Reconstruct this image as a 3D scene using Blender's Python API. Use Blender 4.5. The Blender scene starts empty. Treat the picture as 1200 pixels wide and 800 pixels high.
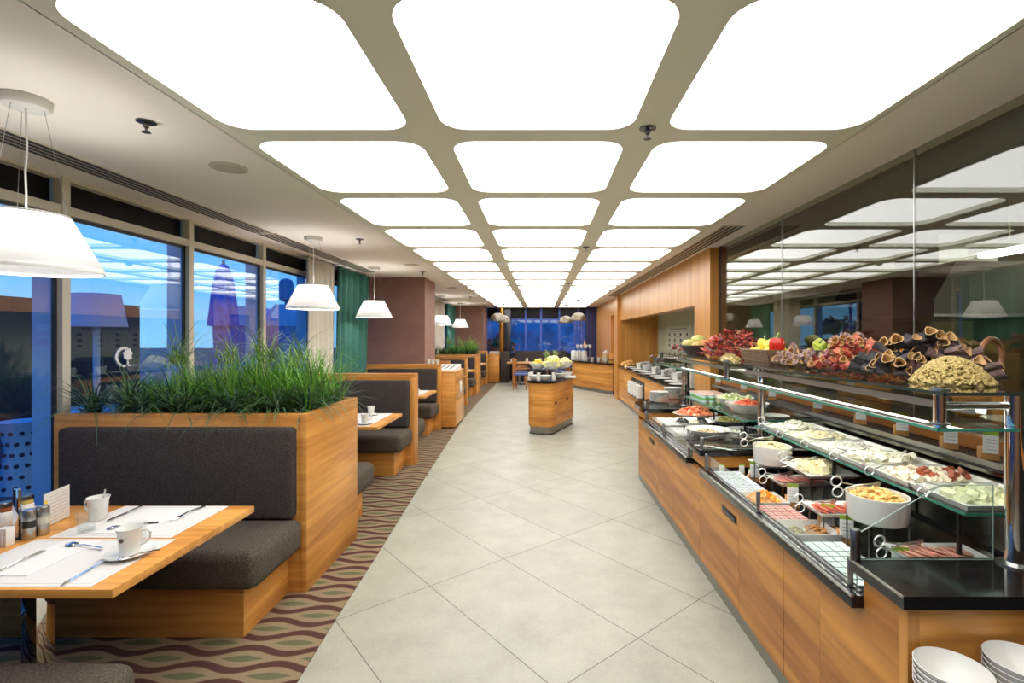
import bpy, bmesh, math, random
from mathutils import Vector, Matrix
PI = math.pi
rnd = random.Random(7)
C = bpy.context.scene.collection
sc = bpy.context.scene
# ---------------------------------------------------------------- camera model (1200x800)
F, CX, CY, H = 570.0, 634.5, 394.0, 1.62
HC = 2.68                                   # ceiling height
def atZ(px, py, Z):
    Y = (H - Z) * F / (py - CY)
    return ((px - CX) / F * Y, Y)
def Xat(px, Y): return (px - CX) / F * Y
def Yat(px, X): return X * F / (px - CX)
# ---------------------------------------------------------------- mesh builder
class MB:
    def __init__(s): s.v = []; s.f = []
    def add(s, vs, fs, M=None):
        n = len(s.v)
        if M is not None: vs = [M @ Vector(p) for p in vs]
        s.v.extend([tuple(p) for p in vs]); s.f.extend([tuple(i + n for i in f) for f in fs]); return s
    def box(s, x0, y0, z0, x1, y1, z1, r=0, seg=2, M=None):
        x0, x1 = min(x0, x1), max(x0, x1); y0, y1 = min(y0, y1), max(y0, y1); z0, z1 = min(z0, z1), max(z0, z1)
        vs = [(x0,y0,z0),(x1,y0,z0),(x1,y1,z0),(x0,y1,z0),(x0,y0,z1),(x1,y0,z1),(x1,y1,z1),(x0,y1,z1)]
        fs = [(3,2,1,0),(4,5,6,7),(0,1,5,4),(1,2,6,5),(2,3,7,6),(3,0,4,7)]
        if r <= 0: return s.add(vs, fs, M)
        bm = bmesh.new(); bv = [bm.verts.new(p) for p in vs]
        for f in fs: bm.faces.new([bv[i] for i in f])
        r = min(r, .49*min(x1-x0, y1-y0, z1-z0))
        bmesh.ops.bevel(bm, geom=list(bm.edges), offset=r, segments=seg, profile=.5, affect='EDGES')
        return s.frombm(bm, M)
    def frombm(s, bm, M=None):
        bm.verts.index_update()
        s.add([v.co.copy() for v in bm.verts], [tuple(v.index for v in f.verts) for f in bm.faces], M); bm.free(); return s
    def prism(s, pts, a, b, axis='z', M=None):
        n = len(pts)
        def q(p, t):
            return (p[0], p[1], t) if axis == 'z' else ((t, p[0], p[1]) if axis == 'x' else (p[0], t, p[1]))
        vs = [q(p, a) for p in pts] + [q(p, b) for p in pts]
        fs = [tuple(range(n-1, -1, -1)), tuple(range(n, 2*n))] + [(i, (i+1) % n, n+(i+1) % n, n+i) for i in range(n)]
        return s.add(vs, fs, M)
    def lathe(s, prof, c=(0,0,0), n=24, sx=1, sy=1, M=None, rib=0, ribn=0, cap=True):
        vs, fs = [], []
        for (r, z) in prof:
            for i in range(n):
                a = 2*PI*i/n; rr = r*(1 + (rib if i % 2 else 0))
                vs.append((c[0]+rr*math.cos(a)*sx, c[1]+rr*math.sin(a)*sy, c[2]+z))
        for k in range(len(prof)-1):
            for i in range(n):
                j = (i+1) % n
                fs.append((k*n+i, k*n+j, (k+1)*n+j, (k+1)*n+i))
        if cap:
            if prof[0][0] > 1e-5: fs.append(tuple(range(n-1, -1, -1)))
            if prof[-1][0] > 1e-5: fs.append(tuple((len(prof)-1)*n+i for i in range(n)))
        return s.add(vs, fs, M)
    def cyl(s, p0, p1, r0, r1=None, n=12):
        r1 = r0 if r1 is None else r1
        p0 = Vector(p0); p1 = Vector(p1); d = p1-p0; L = d.length
        if L < 1e-6: return s
        M = Matrix.Translation(p0) @ d.to_track_quat('Z', 'Y').to_matrix().to_4x4()
        return s.lathe([(r0,0),(r1,L)], n=n, M=M)
    def tube(s, pts, r, n=6, closed=False):
        pts = [Vector(p) for p in pts]; m = len(pts); vs, fs = [], []
        up = Vector((.13,.31,.94))
        for i, p in enumerate(pts):
            if closed: t = pts[(i+1) % m]-pts[i-1]
            else: t = pts[min(i+1, m-1)]-pts[max(i-1, 0)]
            t.normalize(); a = t.cross(up)
            if a.length < 1e-3: a = t.cross(Vector((1,0,0)))
            a.normalize(); b = t.cross(a); rr = r[i] if isinstance(r, (list, tuple)) else r
            for k in range(n):
                w = 2*PI*k/n; vs.append(p + a*rr*math.cos(w) + b*rr*math.sin(w))
        for i in range(m if closed else m-1):
            i2 = (i+1) % m
            for k in range(n):
                k2 = (k+1) % n; fs.append((i*n+k, i*n+k2, i2*n+k2, i2*n+k))
        if not closed:
            fs.append(tuple(range(n-1, -1, -1))); fs.append(tuple((m-1)*n+k for k in range(n)))
        return s.add(vs, fs)
    def ball(s, c, r, sx=1, sy=1, sz=1, n=10, m=6, M=None, noise=0, rg=None):
        prof = [(r*math.sin(PI*k/m), -r*math.cos(PI*k/m)) for k in range(m+1)]
        prof[0] = (1e-6, -r); prof[-1] = (1e-6, r)
        vs, fs = [], []
        for (q, z) in prof:
            for i in range(n):
                a = 2*PI*i/n; k = 1 + (rg.uniform(-noise, noise) if noise else 0)
                vs.append((q*math.cos(a)*sx*k, q*math.sin(a)*sy*k, z*sz*k))
        for k in range(m):
            for i in range(n): fs.append((k*n+i, k*n+(i+1) % n, (k+1)*n+(i+1) % n, (k+1)*n+i))
        T = Matrix.Translation(Vector(c)); return s.add(vs, fs, T @ M if M is not None else T)
    def quad(s, *p): return s.add(list(p), [tuple(range(len(p)))])
    def mesh(s, name, m, smooth=40):
        me = bpy.data.meshes.new(name); me.from_pydata(s.v, [], s.f); me.validate(); me.update()
        bm = bmesh.new(); bm.from_mesh(me); bmesh.ops.recalc_face_normals(bm, faces=bm.faces); bm.to_mesh(me); bm.free()
        if m is not None: me.materials.append(m)
        if smooth:
            me.shade_smooth(); me.set_sharp_from_angle(angle=math.radians(smooth))
        return me
def rotz(a, c=(0,0,0)): return Matrix.Translation(Vector(c)) @ Matrix.Rotation(a, 4, 'Z')
def TRS(c, rz=0, rx=0, ry=0, s=1):
    return Matrix.Translation(Vector(c)) @ Matrix.Rotation(rz,4,'Z') @ Matrix.Rotation(ry,4,'Y') @ Matrix.Rotation(rx,4,'X') @ Matrix.Scale(s,4)
ROOTS = []
def tag(o, label=None, cat=None, group=None, kind=None):
    if label: o['label'] = label
    if cat: o['category'] = cat
    if group: o['group'] = group
    if kind: o['kind'] = kind
    return o
def T(name, label, cat, group=None, loc=None, rz=0, kind=None):
    o = bpy.data.objects.new(name, None); o.empty_display_size = .05; C.objects.link(o)
    tag(o, label, cat, group, kind)
    if loc is None: ROOTS.append(o)
    else: o.location = loc; o.rotation_euler = (0, 0, rz)
    return o
def part(name, mb, m, parent, label=None, kind=None, smooth=40):
    o = bpy.data.objects.new(name, mb.mesh(name, m, smooth)); C.objects.link(o); o.parent = parent
    return tag(o, label, None, None, kind)
def solo(name, mb, m, label, cat, group=None, loc=None, rz=0, kind=None, smooth=40):
    o = bpy.data.objects.new(name, mb.mesh(name, m, smooth)); C.objects.link(o)
    tag(o, label, cat, group, kind)
    if loc is None: ROOTS.append(o)
    else: o.location = loc; o.rotation_euler = (0, 0, rz)
    return o
def struct(name, mb, m, label, cat, parent=None, smooth=40):
    o = bpy.data.objects.new(name, mb.mesh(name, m, smooth)); C.objects.link(o)
    if parent: o.parent = parent
    else: tag(o, label, cat, None, 'structure')
    return o
def structE(name, label, cat):
    o = bpy.data.objects.new(name, None); C.objects.link(o); return tag(o, label, cat, None, 'structure')
def kids(o): return [c for c in list(C.objects) if c.parent == o]
KID = {}
def copy_tree(o, loc=None, rz=None, label=None, group=None, scale=None, rot=None, parent=None):
    c = o.copy(); C.objects.link(c)
    if parent is not None: c.parent = parent
    for k in (KID[o.name] if o.name in KID else KID.setdefault(o.name, kids(o))):
        copy_tree(k, parent=c)
    if loc is not None: c.location = loc
    if rz is not None: c.rotation_euler = (0, 0, rz)
    if rot is not None: c.rotation_euler = rot
    if scale is not None: c.scale = (scale,)*3 if not isinstance(scale, tuple) else scale
    if label: c['label'] = label
    if group: c['group'] = group
    return c
class Rep:                                    # first placement moves the source itself, later ones copy it
    def __init__(s, o): s.o = o; s.used = False
    def put(s, loc, rz=0, label=None, group=None, scale=None, rot=None):
        if s.used: return copy_tree(s.o, loc, rz, label, group, scale, rot)
        s.used = True; o = s.o; o.location = loc; o.rotation_euler = rot if rot is not None else (0, 0, rz)
        if scale is not None: o.scale = (scale,)*3 if not isinstance(scale, tuple) else scale
        if label: o['label'] = label
        if group: o['group'] = group
        return o
def rebase_all():
    ch = {}
    for o in C.objects:
        if o.parent: ch.setdefault(o.parent.name, []).append(o)
    for r in ROOTS:
        tree = [r]; i = 0
        while i < len(tree): tree += ch.get(tree[i].name, []); i += 1
        ms = [o for o in tree if o.type == 'MESH']
        lo = Vector((1e9,)*3); hi = -lo
        for o in ms:
            for v in o.data.vertices:
                for k in range(3):
                    lo[k] = min(lo[k], v.co[k]); hi[k] = max(hi[k], v.co[k])
        b = Vector(((lo.x+hi.x)/2, (lo.y+hi.y)/2, lo.z)); M = Matrix.Translation(-b)
        for o in ms: o.data.transform(M)
        r.location = b
ORD = 'first second third fourth fifth sixth seventh eighth ninth tenth eleventh twelfth thirteenth fourteenth fifteenth sixteenth seventeenth eighteenth'.split()
# ---------------------------------------------------------------- materials
def S(r, g, b):
    f = lambda c: (c/255/12.92) if c/255 <= .04045 else ((c/255+.055)/1.055)**2.4
    return (f(r), f(g), f(b), 1)
def newmat(name):
    m = bpy.data.materials.new(name); m.use_nodes = True; nt = m.node_tree; nt.nodes.clear()
    out = nt.nodes.new('ShaderNodeOutputMaterial'); return m, nt, out
def N(nt, t, **kw):
    n = nt.nodes.new(t)
    for k, v in kw.items():
        if k in n.inputs.keys(): n.inputs[k].default_value = v
        else: setattr(n, k, v)
    return n
def L(nt, a, b): nt.links.new(a, b)
def mat(name, col, rough=.5, metal=0, spec=.5, bump=0, bscale=60, vary=0, vscale=6, emit=None, es=0, trans=0, coat=0, sub=0):
    m, nt, out = newmat(name)
    p = N(nt, 'ShaderNodeBsdfPrincipled'); L(nt, p.outputs[0], out.inputs[0])
    p.inputs['Base Color'].default_value = col; p.inputs['Roughness'].default_value = rough; p.inputs['Metallic'].default_value = metal
    p.inputs['Specular IOR Level'].default_value = spec; p.inputs['Transmission Weight'].default_value = trans; p.inputs['Coat Weight'].default_value = coat
    if emit: p.inputs['Emission Color'].default_value = emit; p.inputs['Emission Strength'].default_value = es
    if vary or bump: tc = N(nt, 'ShaderNodeTexCoord')
    if vary:
        n = N(nt, 'ShaderNodeTexNoise'); n.inputs['Scale'].default_value = vscale; n.inputs['Detail'].default_value = 5
        L(nt, tc.outputs['Object'], n.inputs['Vector'])
        r = N(nt, 'ShaderNodeValToRGB'); r.color_ramp.elements[0].position = .3; r.color_ramp.elements[1].position = .7
        r.color_ramp.elements[0].color = tuple(c*(1-vary) for c in col[:3])+(1,); r.color_ramp.elements[1].color = tuple(min(1, c*(1+vary)) for c in col[:3])+(1,)
        L(nt, n.outputs['Fac'], r.inputs[0]); L(nt, r.outputs[0], p.inputs['Base Color'])
    if bump:
        n = N(nt, 'ShaderNodeTexNoise'); n.inputs['Scale'].default_value = bscale; n.inputs['Detail'].default_value = 3
        L(nt, tc.outputs['Object'], n.inputs['Vector'])
        b = N(nt, 'ShaderNodeBump'); b.inputs['Strength'].default_value = bump; b.inputs['Distance'].default_value = .01
        L(nt, n.outputs['Fac'], b.inputs['Height']); L(nt, b.outputs[0], p.inputs['Normal'])
    return m
def wood(name, c0, c1, axis, rough=.38, k=1.0):
    m, nt, out = newmat(name); p = N(nt, 'ShaderNodeBsdfPrincipled'); L(nt, p.outputs[0], out.inputs[0])
    p.inputs['Roughness'].default_value = rough; p.inputs['Specular IOR Level'].default_value = .4
    tc = N(nt, 'ShaderNodeTexCoord'); mp = N(nt, 'ShaderNodeMapping'); L(nt, tc.outputs['Object'], mp.inputs['Vector'])
    sc_ = [26*k, 26*k, 26*k]; sc_['xyz'.index(axis)] = 1.3*k; mp.inputs['Scale'].default_value = sc_
    mp.inputs['Rotation'].default_value = (.05, .04, .03)
    n = N(nt, 'ShaderNodeTexNoise'); n.inputs['Scale'].default_value = 1; n.inputs['Detail'].default_value = 6; n.inputs['Distortion'].default_value = .6
    L(nt, mp.outputs[0], n.inputs['Vector'])
    n2 = N(nt, 'ShaderNodeTexNoise'); n2.inputs['Scale'].default_value = .23; n2.inputs['Detail'].default_value = 2; L(nt, mp.outputs[0], n2.inputs['Vector'])
    mx = N(nt, 'ShaderNodeMath', operation='MULTIPLY_ADD'); L(nt, n2.outputs['Fac'], mx.inputs[0]); mx.inputs[1].default_value = .55
    ml = N(nt, 'ShaderNodeMath', operation='MULTIPLY'); L(nt, n.outputs['Fac'], ml.inputs[0]); ml.inputs[1].default_value = .45; L(nt, ml.outputs[0], mx.inputs[2])
    r = N(nt, 'ShaderNodeValToRGB'); r.color_ramp.elements[0].position = .36; r.color_ramp.elements[1].position = .62
    r.color_ramp.elements[0].color = c0; r.color_ramp.elements[1].color = c1
    L(nt, mx.outputs[0], r.inputs[0]); L(nt, r.outputs[0], p.inputs['Base Color'])
    b = N(nt, 'ShaderNodeBump'); b.inputs['Strength'].default_value = .08; b.inputs['Distance'].default_value = .004
    L(nt, n.outputs['Fac'], b.inputs['Height']); L(nt, b.outputs[0], p.inputs['Normal'])
    return m
def woodh(name, c0, c1, tilt=0.0, rough=.38, k=1.0):
    m = wood(name, c0, c1, 'x', rough, k)
    for n in m.node_tree.nodes:
        if n.type == 'MAPPING': n.inputs['Scale'].default_value = (1.5*k, 1.5*k, 24*k); n.inputs['Rotation'].default_value = (tilt, 0.02, 0)
    return m
def emis(name, col, s):
    m, nt, out = newmat(name); e = N(nt, 'ShaderNodeEmission'); e.inputs[0].default_value = col; e.inputs[1].default_value = s
    L(nt, e.outputs[0], out.inputs[0]); return m
def glass(name, tint=(1,1,1,1), boost=0.0, ior=1.5, rough=0.0):
    m, nt, out = newmat(name)
    t = N(nt, 'ShaderNodeBsdfTransparent'); t.inputs[0].default_value = tint
    g = N(nt, 'ShaderNodeBsdfGlossy'); g.inputs['Roughness'].default_value = rough; g.inputs[0].default_value = (1,1,1,1)
    ge = N(nt, 'ShaderNodeNewGeometry'); dt = N(nt, 'ShaderNodeVectorMath', operation='DOT_PRODUCT'); L(nt, ge.outputs['Normal'], dt.inputs[0]); L(nt, ge.outputs['Incoming'], dt.inputs[1])
    ab = N(nt, 'ShaderNodeMath', operation='ABSOLUTE'); L(nt, dt.outputs['Value'], ab.inputs[0])
    om = N(nt, 'ShaderNodeMath', operation='SUBTRACT', use_clamp=True); om.inputs[0].default_value = 1; L(nt, ab.outputs[0], om.inputs[1])
    pw = N(nt, 'ShaderNodeMath', operation='POWER'); L(nt, om.outputs[0], pw.inputs[0]); pw.inputs[1].default_value = 5
    ad = N(nt, 'ShaderNodeMath', operation='MULTIPLY_ADD', use_clamp=True); L(nt, pw.outputs[0], ad.inputs[0]); ad.inputs[1].default_value = .95; ad.inputs[2].default_value = .04+boost
    mx = N(nt, 'ShaderNodeMixShader'); L(nt, ad.outputs[0], mx.inputs[0]); L(nt, t.outputs[0], mx.inputs[1]); L(nt, g.outputs[0], mx.inputs[2])
    L(nt, mx.outputs[0], out.inputs[0]); return m
W0, W1 = S(172,110,46), S(226,162,82)
MT = {}
MT['woodh'] = woodh('oak_horizontal', W0, W1)
for ax in 'xyz': MT['wood'+ax] = wood('oak_'+ax, W0, W1, ax)
for ax in 'xyz': MT['wall'+ax] = wood('oak_wall_'+ax, S(182,122,56), S(212,154,82), ax, .3)
MT['white'] = mat('white_china', S(224,223,217), .22)
MT['white2'] = mat('white_matt', S(226,226,222), .5)
MT['paper'] = mat('paper', S(214,210,204), .8)
MT['ceil'] = mat('ceiling_paint', S(250,245,238), .9)
MT['field'] = mat('stretch_ceiling', S(240,240,224), .7)
MT['black'] = mat('black_stone', S(24,23,24), .12, vary=.25, vscale=40)
MT['blackmat'] = mat('black_metal', S(20,20,21), .4)
MT['deck'] = mat('black_deck', S(16,16,17), .22)
MT['chrome'] = mat('chrome', S(225,225,225), .06, 1)
MT['steel'] = mat('brushed_steel', S(180,180,178), .28, 1)
MT['dsteel'] = mat('dark_steel', S(110,110,112), .3, 1)
MT['fabric'] = mat('charcoal_fabric', S(72,66,64), .95, bump=.8, bscale=260, vary=.5, vscale=140, spec=.15)
MT['fabric2'] = mat('taupe_fabric', S(92,84,74), .95, bump=.8, bscale=260, vary=.5, vscale=140, spec=.15)
MT['plaster'] = mat('brown_plaster', S(138,102,90), .7, vary=.1, vscale=5, bump=.15, bscale=14)
MT['cream'] = mat('cream_frame', S(206,199,184), .5)
MT['darkframe'] = mat('dark_frame', S(40,42,52), .4)
MT['spandrel'] = mat('spandrel_glass', S(14,13,20), .3, spec=.2)
MT['wglass'] = glass('window_glass', (.93,.96,.98,1), .045)
MT['kglass'] = glass('kitchen_glass', (.84,.86,.80,1), .05)
MT['shelfglass'] = glass('shelf_glass', (.93,.96,.95,1), .03)
MT['gline'] = mat('glass_line', S(150,168,160), .2)
MT['gedge'] = mat('green_glass_edge', S(70,150,130), .15, trans=.2)
MT['clear'] = glass('clear_glass', (.95,.97,.97,1), .02)
MT['curtain'] = mat('teal_curtain', S(56,110,100), .9, vary=.1, vscale=8)
MT['soil'] = mat('soil', S(50,38,30), .95, bump=.6, bscale=40)
MT['leaf'] = mat('leaf_green', S(76,106,66), .5, vary=.35, vscale=9)
MT['leafb'] = mat('leaf_bright', S(104,160,48), .5, vary=.35, vscale=9)
MT['leafd'] = mat('leaf_dark', S(62,96,66), .55, vary=.35, vscale=9)
MT['leafl'] = mat('leaf_light', S(136,166,92), .55, vary=.3, vscale=9)
MT['kick'] = mat('steel_kick', S(150,148,140), .35, .9)
MT['cardg'] = mat('card_green', S(150,180,60), .6)
MT['tanwood'] = mat('tan_block', S(206,150,88), .5, vary=.12, vscale=30)
# ================================================================ node maths helper
class NX:
    def __init__(s, nt): s.nt = nt
    def op(s, o, a, b=None, c=None):
        n = s.nt.nodes.new('ShaderNodeMath'); n.operation = o
        for i, x in enumerate((a, b, c)):
            if x is None: continue
            if isinstance(x, (int, float)): n.inputs[i].default_value = x
            else: s.nt.links.new(x, n.inputs[i])
        return n.outputs[0]
def mixc(nt, f, a, b):
    n = nt.nodes.new('ShaderNodeMix'); n.data_type = 'RGBA'
    nt.links.new(f, n.inputs[0])
    for i, x in ((6, a), (7, b)):
        if isinstance(x, tuple): n.inputs[i].default_value = x
        else: nt.links.new(x, n.inputs[i])
    return n.outputs[2]
def tile_floor():
    m, nt, out = newmat('grey_floor_tile'); p = N(nt, 'ShaderNodeBsdfPrincipled'); L(nt, p.outputs[0], out.inputs[0]); X = NX(nt)
    tc = N(nt, 'ShaderNodeTexCoord'); sp = N(nt, 'ShaderNodeSeparateXYZ'); L(nt, tc.outputs['Object'], sp.inputs[0])
    x = X.op('ADD', sp.outputs[0], .724); y = X.op('SUBTRACT', sp.outputs[1], 3.158)
    u = X.op('ADD', X.op('MULTIPLY', x, .7608), X.op('MULTIPLY', y, .6491))
    v = X.op('ADD', X.op('MULTIPLY', x, -.6491), X.op('MULTIPLY', y, .7608))
    def grid(w, per):
        q = X.op('DIVIDE', w, per); fl = X.op('FLOOR', q)
        d = X.op('MULTIPLY', X.op('ABSOLUTE', X.op('SUBTRACT', X.op('SUBTRACT', q, fl), .5)), per)
        return X.op('GREATER_THAN', d, per/2-.0022), fl
    g1, i1 = grid(u, .592); g2, i2 = grid(v, 1.223)
    g = X.op('MAXIMUM', g1, g2)
    n = N(nt, 'ShaderNodeTexNoise'); n.inputs['Scale'].default_value = 3.2; n.inputs['Detail'].default_value = 8; n.inputs['Roughness'].default_value = .7; L(nt, tc.outputs['Object'], n.inputs[0])
    n2 = N(nt, 'ShaderNodeTexNoise'); n2.inputs['Scale'].default_value = 70; n2.inputs['Detail'].default_value = 3; L(nt, tc.outputs['Object'], n2.inputs[0])
    wn = N(nt, 'ShaderNodeTexWhiteNoise'); wn.noise_dimensions = '2D'; cb = N(nt, 'ShaderNodeCombineXYZ'); L(nt, i1, cb.inputs[0]); L(nt, i2, cb.inputs[1]); L(nt, cb.outputs[0], wn.inputs[0])
    f = X.op('ADD', X.op('MULTIPLY', n.outputs[0], .75), X.op('ADD', X.op('MULTIPLY', n2.outputs[0], .25), X.op('MULTIPLY', wn.outputs[0], .08)))
    r = N(nt, 'ShaderNodeValToRGB'); r.color_ramp.elements[0].position = .35; r.color_ramp.elements[1].position = .75
    r.color_ramp.elements[0].color = S(148,147,132); r.color_ramp.elements[1].color = S(176,175,160); L(nt, f, r.inputs[0])
    col = mixc(nt, g, r.outputs[0], S(78,76,70)); L(nt, col, p.inputs['Base Color'])
    p.inputs['Roughness'].default_value = .42; p.inputs['Specular IOR Level'].default_value = .35
    return m
def carpet_mat():
    m, nt, out = newmat('wavy_carpet'); p = N(nt, 'ShaderNodeBsdfPrincipled'); L(nt, p.outputs[0], out.inputs[0]); X = NX(nt)
    tc = N(nt, 'ShaderNodeTexCoord'); sp = N(nt, 'ShaderNodeSeparateXYZ'); L(nt, tc.outputs['Object'], sp.inputs[0])
    x, y = sp.outputs[0], sp.outputs[1]; per = .25
    s = X.op('SINE', X.op('MULTIPLY', x, 2*PI/.40)); a = X.op('MULTIPLY', s, .025)
    def dist(off):
        q = X.op('DIVIDE', X.op('ADD', off, .5*per), per); return X.op('MULTIPLY', X.op('ABSOLUTE', X.op('SUBTRACT', X.op('SUBTRACT', q, X.op('FLOOR', q)), .5)), per)
    dA = dist(X.op('SUBTRACT', y, a)); dB = dist(X.op('ADD', X.op('SUBTRACT', y, per/2), a))
    br = X.op('LESS_THAN', X.op('MINIMUM', dA, dB), .024)
    dark = X.op('LESS_THAN', X.op('MINIMUM', dA, dB), .019)
    oA = X.op('LESS_THAN', dist(X.op('SUBTRACT', y, per/4)), X.op('ADD', X.op('MULTIPLY', s, -.021), .003))
    oB = X.op('LESS_THAN', dist(X.op('ADD', y, per/4)), X.op('ADD', X.op('MULTIPLY', s, .021), .003))
    ol = X.op('MAXIMUM', oA, oB)
    n = N(nt, 'ShaderNodeTexNoise'); n.inputs['Scale'].default_value = 160; n.inputs['Detail'].default_value = 2; L(nt, tc.outputs['Object'], n.inputs[0])
    c = mixc(nt, ol, S(150,130,98), S(104,104,68)); c = mixc(nt, br, c, S(112,66,44)); c = mixc(nt, dark, c, S(80,44,34))
    mx = nt.nodes.new('ShaderNodeMix'); mx.data_type = 'RGBA'; mx.blend_type = 'MULTIPLY'; mx.inputs[0].default_value = .5
    L(nt, c, mx.inputs[6]); L(nt, n.outputs[0], mx.inputs[7])
    br2 = N(nt, 'ShaderNodeBrightContrast'); br2.inputs[1].default_value = .02; L(nt, mx.outputs[2], br2.inputs[0]); L(nt, br2.outputs[0], p.inputs['Base Color'])
    p.inputs['Roughness'].default_value = .95; p.inputs['Specular IOR Level'].default_value = .1
    b = N(nt, 'ShaderNodeBump'); b.inputs['Strength'].default_value = .4; b.inputs['Distance'].default_value = .005; L(nt, n.outputs[0], b.inputs['Height']); L(nt, b.outputs[0], p.inputs['Normal'])
    return m
# ================================================================ SETTING
XW, YB, YFAR = -3.2, -2.6, 18.0
XG, XWD = 2.11, 2.01
struct('floor', MB().box(-3.3, YB, -.1, 5.6, YFAR+.1, 0), tile_floor(), 'pale grey stone tile floor laid on the diagonal', 'floor')
edge = [(-1.02, YB), (-1.10, 0), (-1.143, 2.27), (-1.175, 2.75), (-1.223, 3.73), (-1.283, 4.71), (-1.332, 5.56), (-1.40, 6.9), (-1.48, 8.4), (-1.53, 9.4), (-1.56, 11.5), (-1.55, 17.0)]
struct('carpet', MB().prism([(XW, YB)] + edge + [(XW, 17.0)], 0.0, .006), carpet_mat(), 'brown and beige carpet with wavy stripes along the booths', 'carpet')
# --- ceiling
h = HC - H
struct('ceiling', MB().box(-3.4, YB-.1, HC+.14, 5.7, YFAR+.2, HC+.22), MT['white2'], 'pale structural ceiling above the light panels', 'ceiling')
mb = MB(); mb.box(-3.3, YB, HC, -1.63, YFAR, HC+.14); mb.box(1.63, YB, HC, 2.2, YFAR, HC+.14)
struct('ceiling', mb, MT['ceil'], 'smooth beige ceiling margins beside the light panels', 'ceiling')
def rrect(x0, y0, x1, y1, r, n=6):
    pts = []
    for cx, cy, a0 in ((x1-r, y1-r, 0), (x0+r, y1-r, 90), (x0+r, y0+r, 180), (x1-r, y0+r, 270)):
        for k in range(n+1):
            a = math.radians(a0 + 90*k/n); pts.append((cx+r*math.cos(a), cy+r*math.sin(a)))
    return pts
cols = [(-1.482*h, -.62*h), (-.465*h, .43*h), (.588*h, 1.5*h)]
cb = [-1.63, -.5425*h, .509*h, 1.63]
ROWS = list(range(-1, 16)); step = 1.0755; gy = lambda k: 2.544 + step*(k-1)
mb = MB(); nA = 6; R = .125; zf = HC - .012; zt = HC + .03
for k in ROWS:
    ya, yb = gy(k-1), gy(k)
    oy0 = YB if k == ROWS[0] else ya; oy1 = YFAR if k == ROWS[-1] else yb
    for ci, (x0, x1) in enumerate(cols):
        inn = rrect(x0, ya+(.030 if k == 1 else .075), x1, yb-.075, R, nA); ox0, ox1 = cb[ci], cb[ci+1]; outp = []
        for q, (px_, py_) in enumerate(inn):
            qq, t = divmod(q, nA+1); half = nA//2
            if qq == 0: o_ = (ox1, py_ + (oy1-py_)*min(1, t/half)) if t <= half else (ox1+(px_-ox1)*(t-half)/half, oy1)
            elif qq == 1: o_ = (px_ + (ox0-px_)*min(1, t/half), oy1) if t <= half else (ox0, oy1+(py_-oy1)*(t-half)/half)
            elif qq == 2: o_ = (ox0, py_ + (oy0-py_)*min(1, t/half)) if t <= half else (ox0+(px_-ox0)*(t-half)/half, oy0)
            else: o_ = (px_ + (ox1-px_)*min(1, t/half), oy0) if t <= half else (ox1, oy0+(py_-oy0)*(t-half)/half)
            outp.append(o_)
        n = len(inn)
        vs = [(p[0], p[1], zf) for p in inn] + [(p[0], p[1], zf) for p in outp] + [(p[0], p[1], zt) for p in inn]
        fs = []
        for i in range(n):
            j = (i+1) % n; fs += [(i, j, n+j, n+i), (i, j, 2*n+j, 2*n+i)]
        mb.add(vs, fs)
mb.box(-1.63, YB, zf, -1.625, YFAR, HC); mb.box(1.625, YB, zf, 1.63, YFAR, HC)
struct('ceiling', mb, MT['field'], 'grey green ceiling grid framing the rounded light panels', 'ceiling')
lm = emis('panel_light', (1.0, .985, .955, 1), 3.1)
cn = ['left', 'middle', 'right']
for ci, (x0, x1) in enumerate(cols):
    w, d = x1-x0, step-.15
    proto = Rep(solo('ceiling_light_panel', MB().prism(rrect(-w/2+.002, -d/2-.048, w/2-.002, d/2-.002, R, 6), 0, .01), lm, 'x', 'light panel', loc=(0,0,0)))
    for k in ROWS:
        w_ = {1: 'row cut by the photo top', 0: 'row above the camera', -1: 'row behind the camera'}.get(k, '%s row from the camera end' % ORD[k-1] if k > 1 else '')
        proto.put(((x0+x1)/2, (gy(k-1)+gy(k))/2, HC+.025), 0, 'rounded white ceiling light panel, %s column, %s' % (cn[ci], w_), 'glowing ceiling panels')
# slot diffusers
def slot(name, x0, x1, y0, y1, n, lab):
    t = T(name, lab, 'air vent'); part('frame', MB().box(x0, y0, HC-.008, x1, y1, HC+.0), MT['cream'], t)
    w = (x1-x0)/n
    for i in range(n): part('slot', MB().box(x0+w*(i+.22), y0+.01, HC-.0095, x0+w*(i+.80), y1-.01, HC-.006), MT['blackmat'], t)
slot('slot_vent', -2.93, -2.74, YB+.1, 4.95, 4, 'long black linear ceiling vent above the near left windows')
slot('slot_vent', -2.93, -2.72, 5.0, 8.0, 4, 'linear ceiling vent beyond the second pendant, left side')
slot('slot_vent', -2.93, -2.72, 10.2, 14.6, 4, 'far linear ceiling vent behind the brown pillar')
slot('slot_vent', 1.74, 1.95, 4.65, 12.7, 4, 'long linear ceiling vent above the oak wall on the right')
MT['finw'] = mat('outer_fin_white', S(150,198,242), .6)  # blue of the dusk sky light is put into the fin colour
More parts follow.
